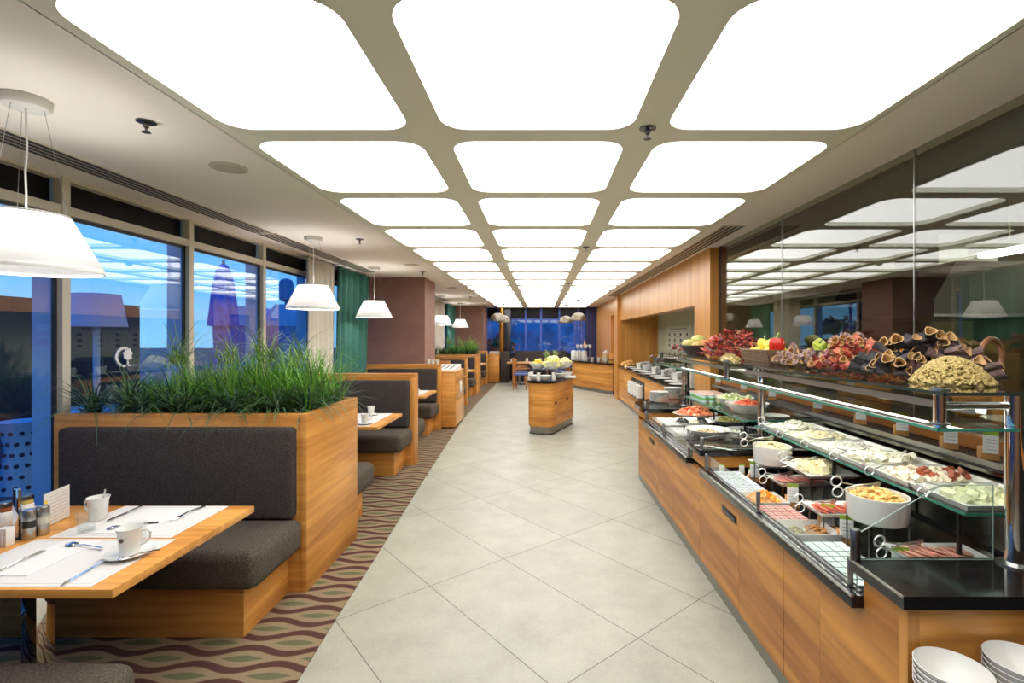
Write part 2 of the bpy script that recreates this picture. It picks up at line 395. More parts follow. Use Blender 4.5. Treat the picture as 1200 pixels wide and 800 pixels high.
# --- left window wall
bays = [(-2.6,-1.37),(-1.37,-.21),(-.21,.95),(.95,2.11),(2.11,3.27),(3.27,4.43),(4.43,5.59),(5.59,6.75),(6.75,8.76),(9.6,11.4),(11.4,13.2),(13.2,15.0),(15.0,16.8)]
desc = ['window bay behind the camera','second window bay behind the camera','window bay beside the camera','window bay left of the near table','window bay behind the near pendant lamp','large window showing the white tree emblem','window showing the folded blue parasol','last window before the sheer curtain','window behind the curtains','window beyond the brown pillar','second window beyond the brown pillar','third window beyond the brown pillar','window beside the far pillar']
for i, (y0, y1) in enumerate(bays):
    w = structE('window_%d' % (i+1), desc[i], 'window')
    f = MB(); f.box(XW-.03, y1-.055, 0, XW+.035, y1, HC); f.box(XW-.10, y0, 2.43, XW+.03, y1-.055, 2.49); f.box(XW-.1, y0, 0, XW+.02, y1-.055, .06); f.box(XW-.1, y0, HC-.02, XW+.02, y1-.055, HC)
    struct('window_frame', f, MT['cream'], '', '', w)
    g = MB(); a, b, s_ = y0+.0, y1-.055, .022
    g.box(XW-.02, a, .06, XW-.002, a+s_, 2.43); g.box(XW-.02, b-s_, .06, XW-.002, b, 2.43); g.box(XW-.02, a, .06, XW-.002, b, .06+s_); g.box(XW-.02, a, 2.43-s_, XW-.002, b, 2.43)
    struct('sash', g, MT['darkframe'], '', '', w)
    struct('pane', MB().box(XW-.012, a+s_, .06+s_, XW-.006, b-s_, 2.43-s_), MT['wglass'], '', '', w)
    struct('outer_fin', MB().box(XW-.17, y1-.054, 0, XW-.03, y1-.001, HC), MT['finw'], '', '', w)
    struct('transom_pane', MB().box(XW-.08, a, 2.49, XW-.05, b, HC-.02), MT['spandrel'], '', '', w)
# --- pillars
struct('brown_pillar', MB().box(-3.6, 8.76, 0, -2.1, 9.6, HC), MT['plaster'], 'brown plaster pillar behind the third booth', 'pillar')
struct('brown_pillar', MB().box(-3.6, 16.8, 0, -2.0, YFAR, HC), MT['plaster'], 'far brown plaster pillar beside the far windows', 'pillar')
# --- far wall
navy = mat('navy_frame', S(56,86,176), .4)
w = structE('window_14', 'wide dark framed window band across the far end wall', 'window')
f = MB(); x0, x1 = -2.0, 2.01
f.box(x0, YFAR, 2.225, x1, YFAR+.1, 2.275); f.box(x0, YFAR, 1.0, x1, YFAR+.1, 1.06)
for px_ in (616, 634, 655.5, 678): 
    X_ = Xat(px_, YFAR); f.box(X_-.035, YFAR-.02, 1.06, X_+.035, YFAR+.1, HC)
struct('window_frame', f, navy, '', '', w)
struct('transom_pane', MB().box(x0, YFAR+.04, 2.275, x1, YFAR+.06, HC), MT['spandrel'], '', '', w)
struct('pane', MB().box(x0, YFAR+.04, 1.06, x1, YFAR+.05, 2.225), MT['wglass'], '', '', w)
struct('wall_far', MB().box(-2.0, YFAR, 0, 2.2, YFAR+.12, 1.0), MT['blackmat'], 'dark low wall under the far windows', 'wall')
struct('trim_1', MB().box(1.62, YFAR-.3, 0, 2.01, YFAR, HC), mat('navy_pier', S(34,38,86), .4), 'navy blue pier at the right end of the far windows', 'pier')
# --- right oak wall
mb = MB()
mb.box(XWD, 5.80, 0, 2.2, 6.39, HC); mb.box(XWD, 6.39, 2.02, 2.2, 12.36, HC); mb.box(XWD, 12.36, 0, 2.2, 13.18, HC); mb.box(XWD, 13.18, 2.22, 2.2, 14.06, HC); mb.box(XWD, 14.06, 0, 2.2, YFAR, HC)
struct('wall_right', mb, MT['wallz'], 'oak panelled wall on the right with the serving niche', 'wall')
struct('trim_2', MB().box(1.93, 12.40, 0, XWD, 12.95, HC), MT['wallz'], 'oak pilaster between the niche and the doorway', 'pilaster')
struct('door_1', MB().box(2.10, 13.18, 0, 2.14, 14.06, 2.22), wood('oak_dark', S(120,66,34), S(150,88,48), 'z'), 'narrow recessed oak door in the right wall', 'door')
green = mat('pale_green_wall', S(188,190,160), .7, vary=.05, vscale=3)
mb = MB(); mb.box(2.96, 6.0, 0, 3.06, 12.36, 2.5); struct('wall_niche', mb, green, 'pale green back wall of the serving niche', 'wall')
struct('wall_niche', MB().box(2.2, 12.36, 0, 3.06, 12.44, 2.5), MT['wallz'], 'oak end wall inside the serving niche', 'wall')
struct('wall_niche', MB().box(2.2, 6.31, 0, 3.06, 6.39, 2.5), MT['wallz'], 'near end wall of the serving niche', 'wall')
struct('ceiling', MB().box(2.2, 6.31, 2.4, 3.06, 12.44, 2.48), MT['white2'], 'low ceiling inside the serving niche', 'ceiling')
# mirrored glass front of the kitchen
struct('trim_3', MB().box(XG-.0, 5.70, 0, XG+.08, 5.80, HC), mat('dark_trim', S(40,28,24), .4), 'dark upright between the oak wall and the kitchen glass', 'trim')
gy_ = [5.70, 4.27, 2.755, 1.24, -.28, -1.8, YB]
gd = ['kitchen glass pane next to the oak wall', 'kitchen glass pane above the pepper pile', 'near kitchen glass pane above the heaped dried pods', 'kitchen glass pane right of the camera', 'kitchen glass pane behind the camera', 'last kitchen glass pane behind the camera']
for i in range(6):
    w = structE('window_%d' % (15+i), gd[i], 'window')
    struct('pane', MB().box(XG, gy_[i+1]+.003, 1.14, XG+.006, gy_[i]-.003, HC), MT['kglass'], '', '', w)
    struct('edge_seal', MB().box(XG-.001, gy_[i+1]-.003, 1.14, XG+.013, gy_[i+1]+.003, HC), MT['steel'], '', '', w)
struct('wall_right', MB().box(XG-.01, YB, 0, XG+.05, 5.70, 1.075), MT['blackmat'], 'black low wall behind the buffet under the glass', 'wall')
struct('trim_4', MB().box(XG-.02, YB, 1.075, XG+.05, 5.70, 1.14), wood('riser', S(150,92,44), S(190,124,66), 'y'), 'oak riser strip behind the row of label blocks', 'trim')
# kitchen shell
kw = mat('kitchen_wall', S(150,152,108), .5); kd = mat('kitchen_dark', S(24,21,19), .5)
struct('wall_kitchen', MB().box(2.2, 6.2, 0, 5.6, 6.3, HC), kw, 'olive tiled end wall of the kitchen behind the glass', 'wall')
struct('wall_kitchen', MB().box(5.5, YB, 0, 5.6, 6.2, HC), kw, 'olive tiled back wall of the kitchen', 'wall')
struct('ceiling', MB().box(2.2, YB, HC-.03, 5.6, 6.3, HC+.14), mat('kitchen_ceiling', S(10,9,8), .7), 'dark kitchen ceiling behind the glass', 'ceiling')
struct('wall_back', MB().box(-3.4, YB-.1, 0, 5.6, YB, HC+.14), mat('back_wall', S(150,110,80), .6), 'plain brown wall behind the camera', 'wall')
struct('wall_left', MB().box(-3.6, 16.8, 0, -3.4, YFAR+.1, HC), MT['plaster'], 'plain wall end behind the far pillar', 'wall')
# ================================================================ LEFT: booths
def divider(Y0, Y1, Xr, ztop, lab, planter=False):
    t = T('planter_divider' if planter else 'booth_divider', lab, 'planter box' if planter else 'booth divider')
    xl = -3.08
    if planter:
        s_ = .05
        part('front_board', MB().box(xl, Y0, 0, Xr-s_, Y0+s_, ztop, .004), MT['woodh'], t)
        part('rear_board', MB().box(xl, Y1-s_, 0, Xr-s_, Y1, ztop, .004), MT['woodh'], t)
        part('end_board', MB().box(Xr-s_, Y0, 0, Xr, Y1, ztop, .004), MT['woodh'], t)
        part('soil', MB().box(xl, Y0+s_, ztop-.16, Xr-s_, Y1-s_, ztop-.06), MT['soil'], t, kind='stuff')
    else:
        part('board', MB().box(xl, Y0, 0, Xr-.05, Y1, ztop-.05), MT['woodh'], t)
        part('top_rail', MB().box(xl, Y0, ztop-.05, Xr, Y1, ztop, .004), MT['woodh'], t)
        part('end_post', MB().box(Xr-.05, Y0, 0, Xr, Y1, ztop-.05, .003), MT['woodz'], t)
    return t
def bench(Yb, face, Xr, ztop, lab, depth=.53, back=True, xl=-2.98):
    t = T('booth_bench', lab, 'bench', 'upholstered booth benches'); f = face
    def bx(y0, y1): return (Yb+f*y0, Yb+f*y1)
    a, b = bx(.0, .46); part('base', MB().box(xl, a, 0, Xr-.115, b, .275), MT['woodh'], t)
    a, b = bx(.0, depth); part('seat_cushion', MB().box(xl, a, .275, Xr-.015, b, .485, .06, 5), MT['fabric2'], t)
    if back:
        a, b = bx(.002, .085); part('backrest', MB().box(xl, a, .49, Xr-.052, b, ztop-.075, .028, 4), MT['fabric'], t)
    return t
def table(Yn, Yf, Xr, lab):
    t = T('dining_table', lab, 'table', 'oak booth tables'); ym = (Yn+Yf)/2
    part('table_top', MB().box(-3.06, Yn, .718, Xr, Yf, .75, .002), MT['woodx'], t)
    part('leg', MB().box(-2.19, ym-.04, .007, -2.125, ym+.04, .718, .002), MT['chrome'], t)
    part('leg', MB().box(-2.96, ym-.04, .007, -2.895, ym+.04, .718, .002), MT['chrome'], t)
    return t
table(1.673, 2.50, -1.475, 'near oak booth table set for two with white placemats')
bench(1.02, 1, -1.40, .95, 'nearest bench, only its seat edge showing at the bottom left', .71, True, -2.98)
bench(3.07, -1, -1.482, 1.13, 'big charcoal bench behind the near table, against the planter')
P1 = divider(3.07, 3.92, -1.482, 1.13, 'near oak planter box holding the tall grasses', True)
bench(3.92, 1, -1.50, 1.13, 'bench on the far side of the near planter, only its seat end showing')
table(4.68, 5.51, -1.575, 'second oak table from the front, beyond the near planter')
bench(6.09, -1, -1.59, 1.15, 'charcoal bench behind the second table')
divider(6.09, 6.27, -1.59, 1.15, 'oak divider framing the second charcoal backrest')
bench(6.27, 1, -1.60, 1.15, 'bench backing onto the second divider, only its seat end showing')
table(7.05, 7.86, -1.69, 'third oak table, between the second and third dividers')
bench(8.39, -1, -1.744, 1.14, 'charcoal bench behind the third table, in front of the brown pillar')
divider(8.39, 8.50, -1.744, 1.14, 'oak divider standing against the brown pillar')
divider(9.66, 9.76, -1.83, 1.13, 'oak divider just behind the cutlery sideboard')
bench(9.76, 1, -1.83, 1.13, 'bench backing onto the divider behind the sideboard')
table(10.1, 10.85, -1.70, 'fourth oak table, beyond the cutlery sideboard')
bench(11.37, -1, -1.741, 1.15, 'charcoal bench behind the fourth table')
divider(11.37, 11.5, -1.741, 1.15, 'oak divider in front of the far planter')
bench(11.5, 1, -1.76, 1.15, 'bench backing onto the divider before the far planter')
table(12.2, 12.83, -1.74, 'fifth oak table, just before the far planter')
bench(13.4, -1, -1.78, 1.125, 'charcoal bench against the front of the far planter')
P2 = divider(13.4, 14.26, -1.78, 1.125, 'far oak planter box with dark green grasses', True)
bench(14.26, 1, -1.80, 1.12, 'bench on the far side of the far planter')
table(15.1, 15.95, -1.80, 'sixth oak table, beyond the far planter')
bench(16.45, -1, -1.83, 1.12, 'last charcoal bench before the far cabinet')
divider(16.45, 16.6, -1.83, 1.12, 'last oak divider beside the far crockery cabinet')
# ---- sideboard with cutlery
t = T('cutlery_sideboard', 'oak waiter sideboard with drawers and cutlery tray by the brown pillar', 'sideboard')
part('body', MB().box(-2.07, 8.52, 0.03, -1.515, 9.42, .98, .003), MT['woodh'], t)
part('top', MB().box(-2.08, 8.515, .98, -1.50, 9.425, 1.0, .003), MT['woodx'], t)
part('plinth', MB().box(-2.05, 8.56, .006, -1.55, 9.38, .03), MT['blackmat'], t)
for z0, z1 in ((.80,.97),(.50,.79)): part('drawer', MB().box(-1.515, 8.535, z0, -1.50, 9.405, z1, .002), MT['wally'], t)
part('door', MB().box(-1.515, 8.535, .05, -1.50, 9.405, .49, .002), MT['wally'], t)
t = T('cutlery_tray', 'tilted cutlery tray with dark slots on the oak sideboard', 'cutlery tray')
part('tray', MB().prism([(8.56,1.0),(9.38,1.0),(9.38,1.09),(8.56,1.03)], -2.04, -1.55, 'x'), MT['white2'], t)
for i in range(5): part('slot', MB().prism([(8.68,1.038),(9.26,1.082),(9.26,1.0865),(8.68,1.0435)], -2.0+i*.09, -1.98+i*.09, 'x'), MT['blackmat'], t)
solo('napkin', MB().box(-1.498, 8.9, .60, -1.488, 9.1, .80, .003), MT['paper'], 'white cloth napkin hanging on the aisle side of the sideboard', 'napkin')
# ---- far crockery cabinet
t = T('crockery_cabinet', 'far oak cabinet topped with white crockery, at the end of the booths', 'cabinet')
part('body', MB().box(-1.84, 16.8, .03, -1.47, 17.7, .98, .003), MT['woodh'], t); part('top', MB().box(-1.85, 16.79, .98, -1.46, 17.71, 1.0), MT['woodx'], t)
part('plinth', MB().box(-1.82, 16.84, .0, -1.5, 17.66, .03), MT['blackmat'], t); part('door', MB().box(-1.47, 16.82, .05, -1.455, 17.68, .97), MT['woody'], t)
# ---- cups and saucers
def cup_proto(name, lab):
    t = T(name, lab, 'cup', loc=(0,0,0)); 
    part('bowl', MB().lathe([(.024,.004),(.027,0),(.029,.004),(.036,.07),(.041,.085),(.0385,.085),(.033,.068),(.025,.012),(1e-5,.01)], n=24), MT['white'], t)
    part('handle', MB().tube([(.032,0,.07),(.05,0,.074),(.062,0,.062),(.060,0,.044),(.046,0,.03),(.030,0,.024)], .005, 6), MT['white'], t)
    return t
cup = Rep(cup_proto('coffee_cup', 'x'))
cupm = mat('emblem_brown', S(92,74,60), .5)
sauc = Rep(solo('saucer', MB().lathe([(1e-5,.004),(.03,.004),(.034,0),(.038,.003),(.075,.013),(.076,.016),(.04,.008),(1e-5,.008)], n=32), MT['white'], 'x', 'saucer', loc=(0,0,0)))
def cup_on(x, y, z, where, rz=0, s=1.0):
    sauc.put((x, y, z), 0, 'white saucer under the cup ' + where, 'white saucers', s)
    return cup.put((x, y, z+.008*s), rz, 'white coffee cup ' + where, 'white coffee cups', (s,s,s*1.1))
TZ = .7505
x, y = atZ(152, 651, TZ)
c1 = cup_on(x, y, TZ+.0025, 'standing at the near corner of the near table', math.radians(20), 1.1)
part('emblem', MB().lathe([(1e-5,0),(.007,0),(.007,.0008),(1e-5,.0008)], n=12, M=TRS((-.012,-.0335,.052), 0, math.radians(84), 0)), cupm, c1)
c2 = None
x2, y2 = atZ(115, 609, TZ)
c2 = cup.put((x2, y2, TZ+.003), math.radians(175), 'white coffee cup with a spoon in it beside the menu card', 'white coffee cups', (1.1,1.1,1.25))
part('emblem', MB().lathe([(1e-5,0),(.007,0),(.007,.0008),(1e-5,.0008)], n=12, M=TRS((.005,-.0345,.052), 0, math.radians(84), 0)), cupm, c2)
# ---- placemats
def mat_(x0, y0, x1, y1, lab):
    t = T('placemat', lab, 'placemat', 'white paper placemats'); 
    part('sheet', MB().box(x0, y0, TZ, x1, y1, TZ+.0012), MT['paper'], t)
    g = MB(); e = .02
    for a in ((x0+e, y0+e, x1-e, y0+e+.0015), (x0+e, y1-e-.0015, x1-e, y1-e), (x0+e, y0+e, x0+e+.0015, y1-e), (x1-e-.0015, y0+e, x1-e, y1-e)):
        g.box(a[0], a[1], TZ+.0012, a[2], a[3], TZ+.0015)
    part('printed_border', g, mat('print_grey', S(170,168,165), .8), t)
mat_(-2.16, 1.69, -1.565, 2.085, 'white placemat nearest the camera on the near table')
mat_(-2.13, 2.10, -1.60, 2.49, 'white placemat on the far side of the near table, aisle end')
mat_(-3.0, 2.10, -2.44, 2.49, 'white placemat on the far side of the near table, window end')
mat_(-3.0, 1.69, -2.40, 2.085, 'white placemat by the window on the near side of the near table')
mat2 = mat('napkin_paper', S(222,219,214), .85)
solo('napkin', MB().box(-2.02, 1.76, TZ+.0016, -1.86, 2.06, TZ+.004), mat2, 'folded paper napkin on the nearest placemat', 'napkin')
solo('napkin', MB().box(-1.98, 2.14, TZ+.0016, -1.76, 2.46, TZ+.004), mat2, 'folded paper napkin on the far aisle placemat', 'napkin')
# ---- cutlery (local: along +X, handle at -)
def knife_mb():
    m = MB(); m.prism([(-.11,-.006),(-.02,-.005),(-.02,.005),(-.11,.008)], 0, .005); m.prism([(-.02,-.006),(.08,-.009),(.105,.004),(.10,.008),(-.02,.006)], .0012, .0028); return m
def curve(p): return p
def spoon_mb(s=1.0):
    m = MB()
    m.tube([(-.10*s,0,.004),(-.06*s,0,.007),(-.0*s,0,.010),(.04*s,0,.004)], [.0055*s,.004*s,.0028*s,.004*s], 6)
    m.ball((.065*s,0,.006*s), .028*s, 1, .66, .22, 14, 6); return m
def fork_mb():
    m = MB(); m.tube([(-.10,0,.003),(-.06,0,.006),(.0,0,.011),(.035,0,.006)], [.0055,.004,.0028,.005], 6)
    m.prism([(.03,-.006),(.05,-.011),(.06,-.011),(.06,.011),(.05,.011),(.03,.006)], .004, .0062)
    for k in range(4): m.tube([(.06,-.0095+k*.0063,.005),(.08,-.0095+k*.0063,.0035),(.098,-.0095+k*.0063,.006)], .0016, 5)
    return m
kn = Rep(solo('table_knife', knife_mb(), MT['chrome'], 'x', 'knife', loc=(0,0,0)))
sp_ = Rep(solo('dessert_spoon', spoon_mb(1.0), MT['chrome'], 'x', 'spoon', loc=(0,0,0)))
ts = Rep(solo('teaspoon', spoon_mb(.68), MT['chrome'], 'x', 'spoon', loc=(0,0,0)))
fk = Rep(solo('table_fork', fork_mb(), MT['chrome'], 'x', 'fork', loc=(0,0,0)))
def lay(rep, pa, pb, lab, dz=.0018):                    # pa handle end pixel, pb tip pixel
    a = Vector(atZ(pa[0], pa[1], TZ)); b = Vector(atZ(pb[0], pb[1], TZ)); c_ = (a+b)/2; d = b-a
    return rep.put((c_.x, c_.y, TZ+dz), math.atan2(d.y, d.x), lab)
lay(kn, (120,660), (80,682), 'steel knife left of the saucer at the near table edge')
lay(kn, (167,594), (122,613), 'steel knife lying on the far aisle placemat', .0042)
lay(sp_, (127,646), (70,638), 'steel spoon with its bowl to the left on the nearest placemat', .0042)
lay(sp_, (183,614), (125,621), 'steel spoon lying between the two near placemats', .0020)
lay(fk, (0,671), (44,650), 'steel fork at the left edge of the nearest placemat')
lay(fk, (235,596), (205,609), 'steel fork on the far aisle placemat by the oak edge')
o = lay(ts, (178,652), (146,660), 'teaspoon lying on the saucer of the near cup', .016)
ts.put((x2+.016, y2-.005, TZ+.092), 0, 'teaspoon standing in the cup beside the menu card', None, None, (0, math.radians(118), math.radians(-20)))
# ---- tumblers
tm = MB().lathe([(.026,0),(.033,.006),(.035,.09),(.033,.09),(.031,.012),(1e-5,.010)], n=24)
tum = Rep(solo('glass_tumbler', tm, MT['clear'], 'x', 'glass', loc=(0,0,0)))
x, y = atZ(101, 623, TZ); tum.put((x, y, TZ+.0015), 0, 'clear tumbler standing in front of the cup with the spoon')
x, y = atZ(160, 638, TZ); tum.put((x, y, TZ+.0015), 0, 'clear tumbler just behind the near coffee cup')
# ---- condiments
jar_l = mat('jar_label', S(200,176,96), .5); jam_m = mat('jar_dark', S(60,34,22), .25)
def jar(px, py, lab, s=1.0, label_m=None):
    t = T('preserve_jar', lab, 'jar', 'little jars in the condiment caddy'); x, y = atZ(px, py, TZ); c = (x, y, TZ+.006)
    part('glass_body', MB().lathe([(.024*s,0),(.027*s,.005),(.027*s,.06*s),(.022*s,.066*s)], c, 18), MT['white2'], t)
    part('neck_label', MB().lathe([(.0225*s,.066*s),(.0245*s,.067*s),(.0245*s,.084*s),(.0225*s,.085*s)], c, 18), label_m or jar_l, t)
    part('lid', MB().lathe([(.026*s,.085*s),(.0265*s,.088*s),(.0265*s,.101*s),(.023*s,.104*s),(1e-5,.104*s)], c, 18), MT['dsteel'], t)
jar(31, 607, 'jar with a dark lid and yellow band behind the shakers', 1.0)
jar(5, 618, 'jar with a dark lid and reddish label at the left photo edge', 1.05, mat('jar_red', S(150,84,40), .5))
def shaker(px, py, lab, band):
    t = T('pepper_mill', lab, 'shaker', 'steel shakers by the menu card'); x, y = atZ(px, py, TZ); c = (x, y, TZ)
    part('body', MB().lathe([(.021,0),(.023,.003),(.023,.050),(.0235,.050)], c, 20), MT['steel'], t)
    part('band', MB().lathe([(.0235,.050),(.0235,.080)], c, 20), band, t)
    part('cap', MB().lathe([(.023,.080),(.023,.118),(.020,.126),(1e-5,.126)], c, 20), MT['steel'], t)
shaker(34, 631, 'steel shaker with a black band', mat('band_black', S(28,30,26), .3)); shaker(50, 626, 'steel shaker with a pale band', mat('band_pale', S(196,190,176), .4))
x, y = atZ(20, 632, TZ)
t = T('condiment_caddy', 'black caddy base with an upright chrome holder among the jars', 'caddy')
part('base', MB().box(x-.16, y-.005, TZ, x+.03, y+.075, TZ+.006, .002), MT['blackmat'], t)
part('holder', MB().box(x-.020, y+.0, TZ+.006, x+.006, y+.014, TZ+.215, .003), MT['chrome'], t)
x, y = atZ(8, 640, TZ)
for k in range(3): solo('sugar_sachet', MB().box(x-.03+k*.014, y-.01, TZ+.0, x-.02+k*.014, y+.025, TZ+.075, .002), MT['paper'], 'paper sugar sachet upright at the left photo edge, %s from the jar' % ORD[2-k], 'sachet', 'sugar sachets')
t = T('menu_card', 'upright white menu card with a yellow patch in a clear stand', 'menu card')
x0, y0 = atZ(57, 617, TZ); x1, y1 = atZ(75, 608, TZ); a = math.atan2(y1-y0, x1-x0); w = math.hypot(x1-x0, y1-y0)+.035
Mc = rotz(a, (x0, y0, TZ))
part('card', MB().box(-.03, -.001, .004, w, .001, .155, M=Mc), MT['paper'], t); part('stand', MB().box(-.032, .0012, 0, w+.002, .003, .16, M=Mc), MT['clear'], t)
part('yellow_patch', MB().box(-.027, -.0016, .07, -.008, -.001, .125, M=Mc), mat('patch_yellow', S(226,196,80), .7), t)
g = MB()
for k in range(8): g.box(.005, -.0016, .02+k*.016, w-.012, -.001, .0215+k*.016, M=Mc)
part('text_line', g, mat('text_grey', S(150,146,142), .8), t)
# ---- settings on the other tables
def set_table(Yn, Yf, Xr, who):
    ym = (Yn+Yf)/2
    for (ya, yb, nm) in ((Yn+.02, ym-.01, 'near'), (ym+.01, Yf-.02, 'far')):
        t = solo('placemat', MB().box(-2.15, ya, TZ, Xr-.10, yb, TZ+.0012), MT['paper'], 'white placemat on the %s half of the %s table' % (nm, who), 'placemat', 'white paper placemats')
        kn.put((Xr-.32, (ya+yb)/2, TZ+.0013), PI/2, 'knife on the %s placemat of the %s table' % (nm, who)); fk.put((Xr-.50, (ya+yb)/2, TZ+.0013), PI/2, 'fork on the %s placemat of the %s table' % (nm, who))
    cup_on(Xr-.17, Yn+.13, TZ+.0012, 'at the aisle end of the %s table' % who, .4)
    cup_on(Xr-.30, Yf-.16, TZ+.0012, 'at the far side of the %s table' % who, 2.4)
set_table(4.68, 5.51, -1.575, 'second'); set_table(7.05, 7.86, -1.69, 'third'); set_table(10.1, 10.85, -1.70, 'fourth'); set_table(12.2, 12.83, -1.74, 'fifth'); set_table(15.1, 15.95, -1.80, 'sixth')
for k in range(5): cup.put((-1.78+.07*k, 16.95+.1*(k%2), 1.0), k, 'white cup on the far crockery cabinet, %s from the left' % ORD[k], 'cups on the far cabinet', 1.15)
for k in range(3): cup.put((-1.96+.08*k, 8.44, 1.14), k*.7, 'upturned white cup on the pillar divider, %s from the left' % ORD[k], 'cups on the pillar divider', .9)
# ================================================================ pendants
def shade_mat():
    m, nt, out = newmat('ribbed_shade')
    d = N(nt, 'ShaderNodeBsdfTranslucent'); d.inputs[0].default_value = (.26,.257,.252,1)
    e = N(nt, 'ShaderNodeBsdfDiffuse'); e.inputs[0].default_value = (.52,.52,.53,1)
    tr = N(nt, 'ShaderNodeBsdfTransparent'); tr.inputs[0].default_value = (.95,.95,.95,1)
    g = N(nt, 'ShaderNodeBsdfGlossy'); g.inputs['Roughness'].default_value = .2
    a = N(nt, 'ShaderNodeMixShader'); a.inputs[0].default_value = .35; L(nt, d.outputs[0], a.inputs[1]); L(nt, e.outputs[0], a.inputs[2])
    b = N(nt, 'ShaderNodeMixShader'); b.inputs[0].default_value = .0; L(nt, a.outputs[0], b.inputs[1]); L(nt, tr.outputs[0], b.inputs[2])
    c = N(nt, 'ShaderNodeMixShader'); c.inputs[0].default_value = .06; L(nt, b.outputs[0], c.inputs[1]); L(nt, g.outputs[0], c.inputs[2])
    em = N(nt, 'ShaderNodeEmission'); em.inputs[0].default_value = (1,.97,.93,1); em.inputs[1].default_value = .05
    ad = N(nt, 'ShaderNodeAddShader'); L(nt, c.outputs[0], ad.inputs[0]); L(nt, em.outputs[0], ad.inputs[1])
    L(nt, ad.outputs[0], out.inputs[0]); return m
MT['shade'] = shade_mat(); MT['bulb'] = emis('bulb_glow', (1,.95,.88,1), 55)
pt = T('pendant_lamp', 'x', 'pendant lamp', 'white pendant lamps over the booths', loc=(0,0,0))
zc, zs0, zs1 = HC, 1.91, 2.165
part('ceiling_rose', MB().lathe([(1e-5,zc),(.088,zc),(.088,zc-.03),(.078,zc-.042),(1e-5,zc-.042)], n=28), MT['white2'], pt)
part('power_cord', MB().tube([(0,0,zc-.04),(.003,.002,2.45),(-.003,0,2.35),(.002,0,2.25),(0,0,2.13)], .004, 6), MT['white2'], pt)
for k in range(3):
    a = 2*PI*k/3+.5; part('suspension_wire', MB().tube([(.06*math.cos(a),.06*math.sin(a),zc-.04),(.14*math.cos(a),.14*math.sin(a),zs1-.005)], .0013, 4), MT['steel'], pt)
part('shade', MB().lathe([(.148,zs1),(.150,zs1-.008),(.256,zs0+.028),(.262,zs0+.016),(.262,zs0+.002)], n=120, rib=.012, cap=False), MT['shade'], pt)
part('shade_rim', MB().lathe([(.258,zs0),(.266,zs0),(.266,zs0+.012),(.258,zs0+.012),(.258,zs0)], n=48, cap=False), MT['white2'], pt)
part('shade_ring', MB().lathe([(.138,zs1-.008),(.150,zs1-.008),(.150,zs1+.002),(.138,zs1+.002),(.138,zs1-.008)], n=48, cap=False), MT['white2'], pt)
m_ = MB()
for k in range(3): m_.cyl((0,0,2.14),(.14*math.cos(2*PI*k/3+.5),.14*math.sin(2*PI*k/3+.5),zs1-.004),.003,n=6)
part('spider_arm', m_, MT['steel'], pt)
part('bulb', MB().lathe([(1e-5,2.12),(.05,2.11),(.062,2.06),(.05,1.99),(1e-5,1.975)], n=16), MT['bulb'], pt)
pend = Rep(pt)
for (x, y, lb) in ((-2.30,2.17,'large ribbed white pendant lamp nearest the camera, at the left edge'), (-2.44,5.2,'ribbed white pendant lamp over the second table, in front of the white curtain'), (-2.565,7.46,'ribbed white pendant lamp hanging before the brown pillar'), (-2.6,12.7,'white pendant lamp just right of the brown pillar, partly hidden by it'), (-2.6,15.6,'farthest white pendant lamp, over the far planter')):
    pend.put((x, y, 0), 0, lb)
dome_m = mat('pewter_dome', S(120,112,98), .38, .85)
dt = T('dome_pendant', 'x', 'pendant lamp', 'metal dome pendants', loc=(0,0,0))
part('dome', MB().lathe([(.222,0),(.228,0),(.226,.03),(.205,.11),(.16,.175),(.09,.215),(.02,.225),(.015,.222),(.085,.208),(.152,.168),(.198,.108),(.218,.03),(.222,0)], (0,0,2.07), 32, cap=False), dome_m, dt)
part('cord', MB().tube([(0,0,2.29),(0,0,HC-.012)], .006, 6), MT['blackmat'], dt); part('lamp_disc', MB().lathe([(1e-5,0),(.19,0),(.19,.008),(1e-5,.008)], (0,0,2.095), 24), emis('dome_light', (1,.92,.8,1), 1.6), dt)
part('ceiling_rose', MB().lathe([(1e-5,0),(.05,0),(.05,.03),(1e-5,.03)], (0,0,HC-.042), 16), MT['blackmat'], dt)
dome = Rep(dt)
dome.put((1.06,13.9,0), 0, 'metal dome pendant above the coffee counter, the larger of the right pair'); dome.put((.80,16.0,0), 0, 'metal dome pendant left of and behind the coffee counter one')
dome.put((-1.28,14.2,0), 0, 'metal dome pendant in front of the brass post, the nearer of the left pair'); dome.put((-1.22,15.6,0), 0, 'metal dome pendant half hidden behind its neighbour by the brass post')
# ceiling fittings
def sprinkler(x, y, lab, z=HC):
    t = T('fire_sprinkler', lab, 'sprinkler', 'ceiling sprinklers'); c = (x, y, z)
    part('escutcheon', MB().lathe([(1e-5,0),(.042,0),(.042,-.006),(.02,-.012),(1e-5,-.012)], c, 20), MT['dsteel'], t)
    part('head', MB().lathe([(.012,-.012),(.012,-.03),(.006,-.034),(.006,-.05),(.02,-.052),(.02,-.055),(1e-5,-.055)], c, 12), MT['dsteel'], t)
for x, y, l_ in ((-1.95,2.4,'near sprinkler on the left ceiling margin'), (-1.98,5.3,'second sprinkler on the left ceiling margin'), (-1.95,8.0,'third sprinkler on the left ceiling margin, above the pillar face'), (-1.9,13,'far sprinkler on the left ceiling margin')): sprinkler(x, y, l_)
for x, y, l_ in ((.535,2.45,'sprinkler in the near crossing of the light panel grid'), (.525,5.7,'sprinkler in the grid farther along the right rib'), (.54,9.7,'small far sprinkler in the grid')): sprinkler(x, y, l_, zf)
spk = mat('speaker_grille', S(196,188,170), .7)
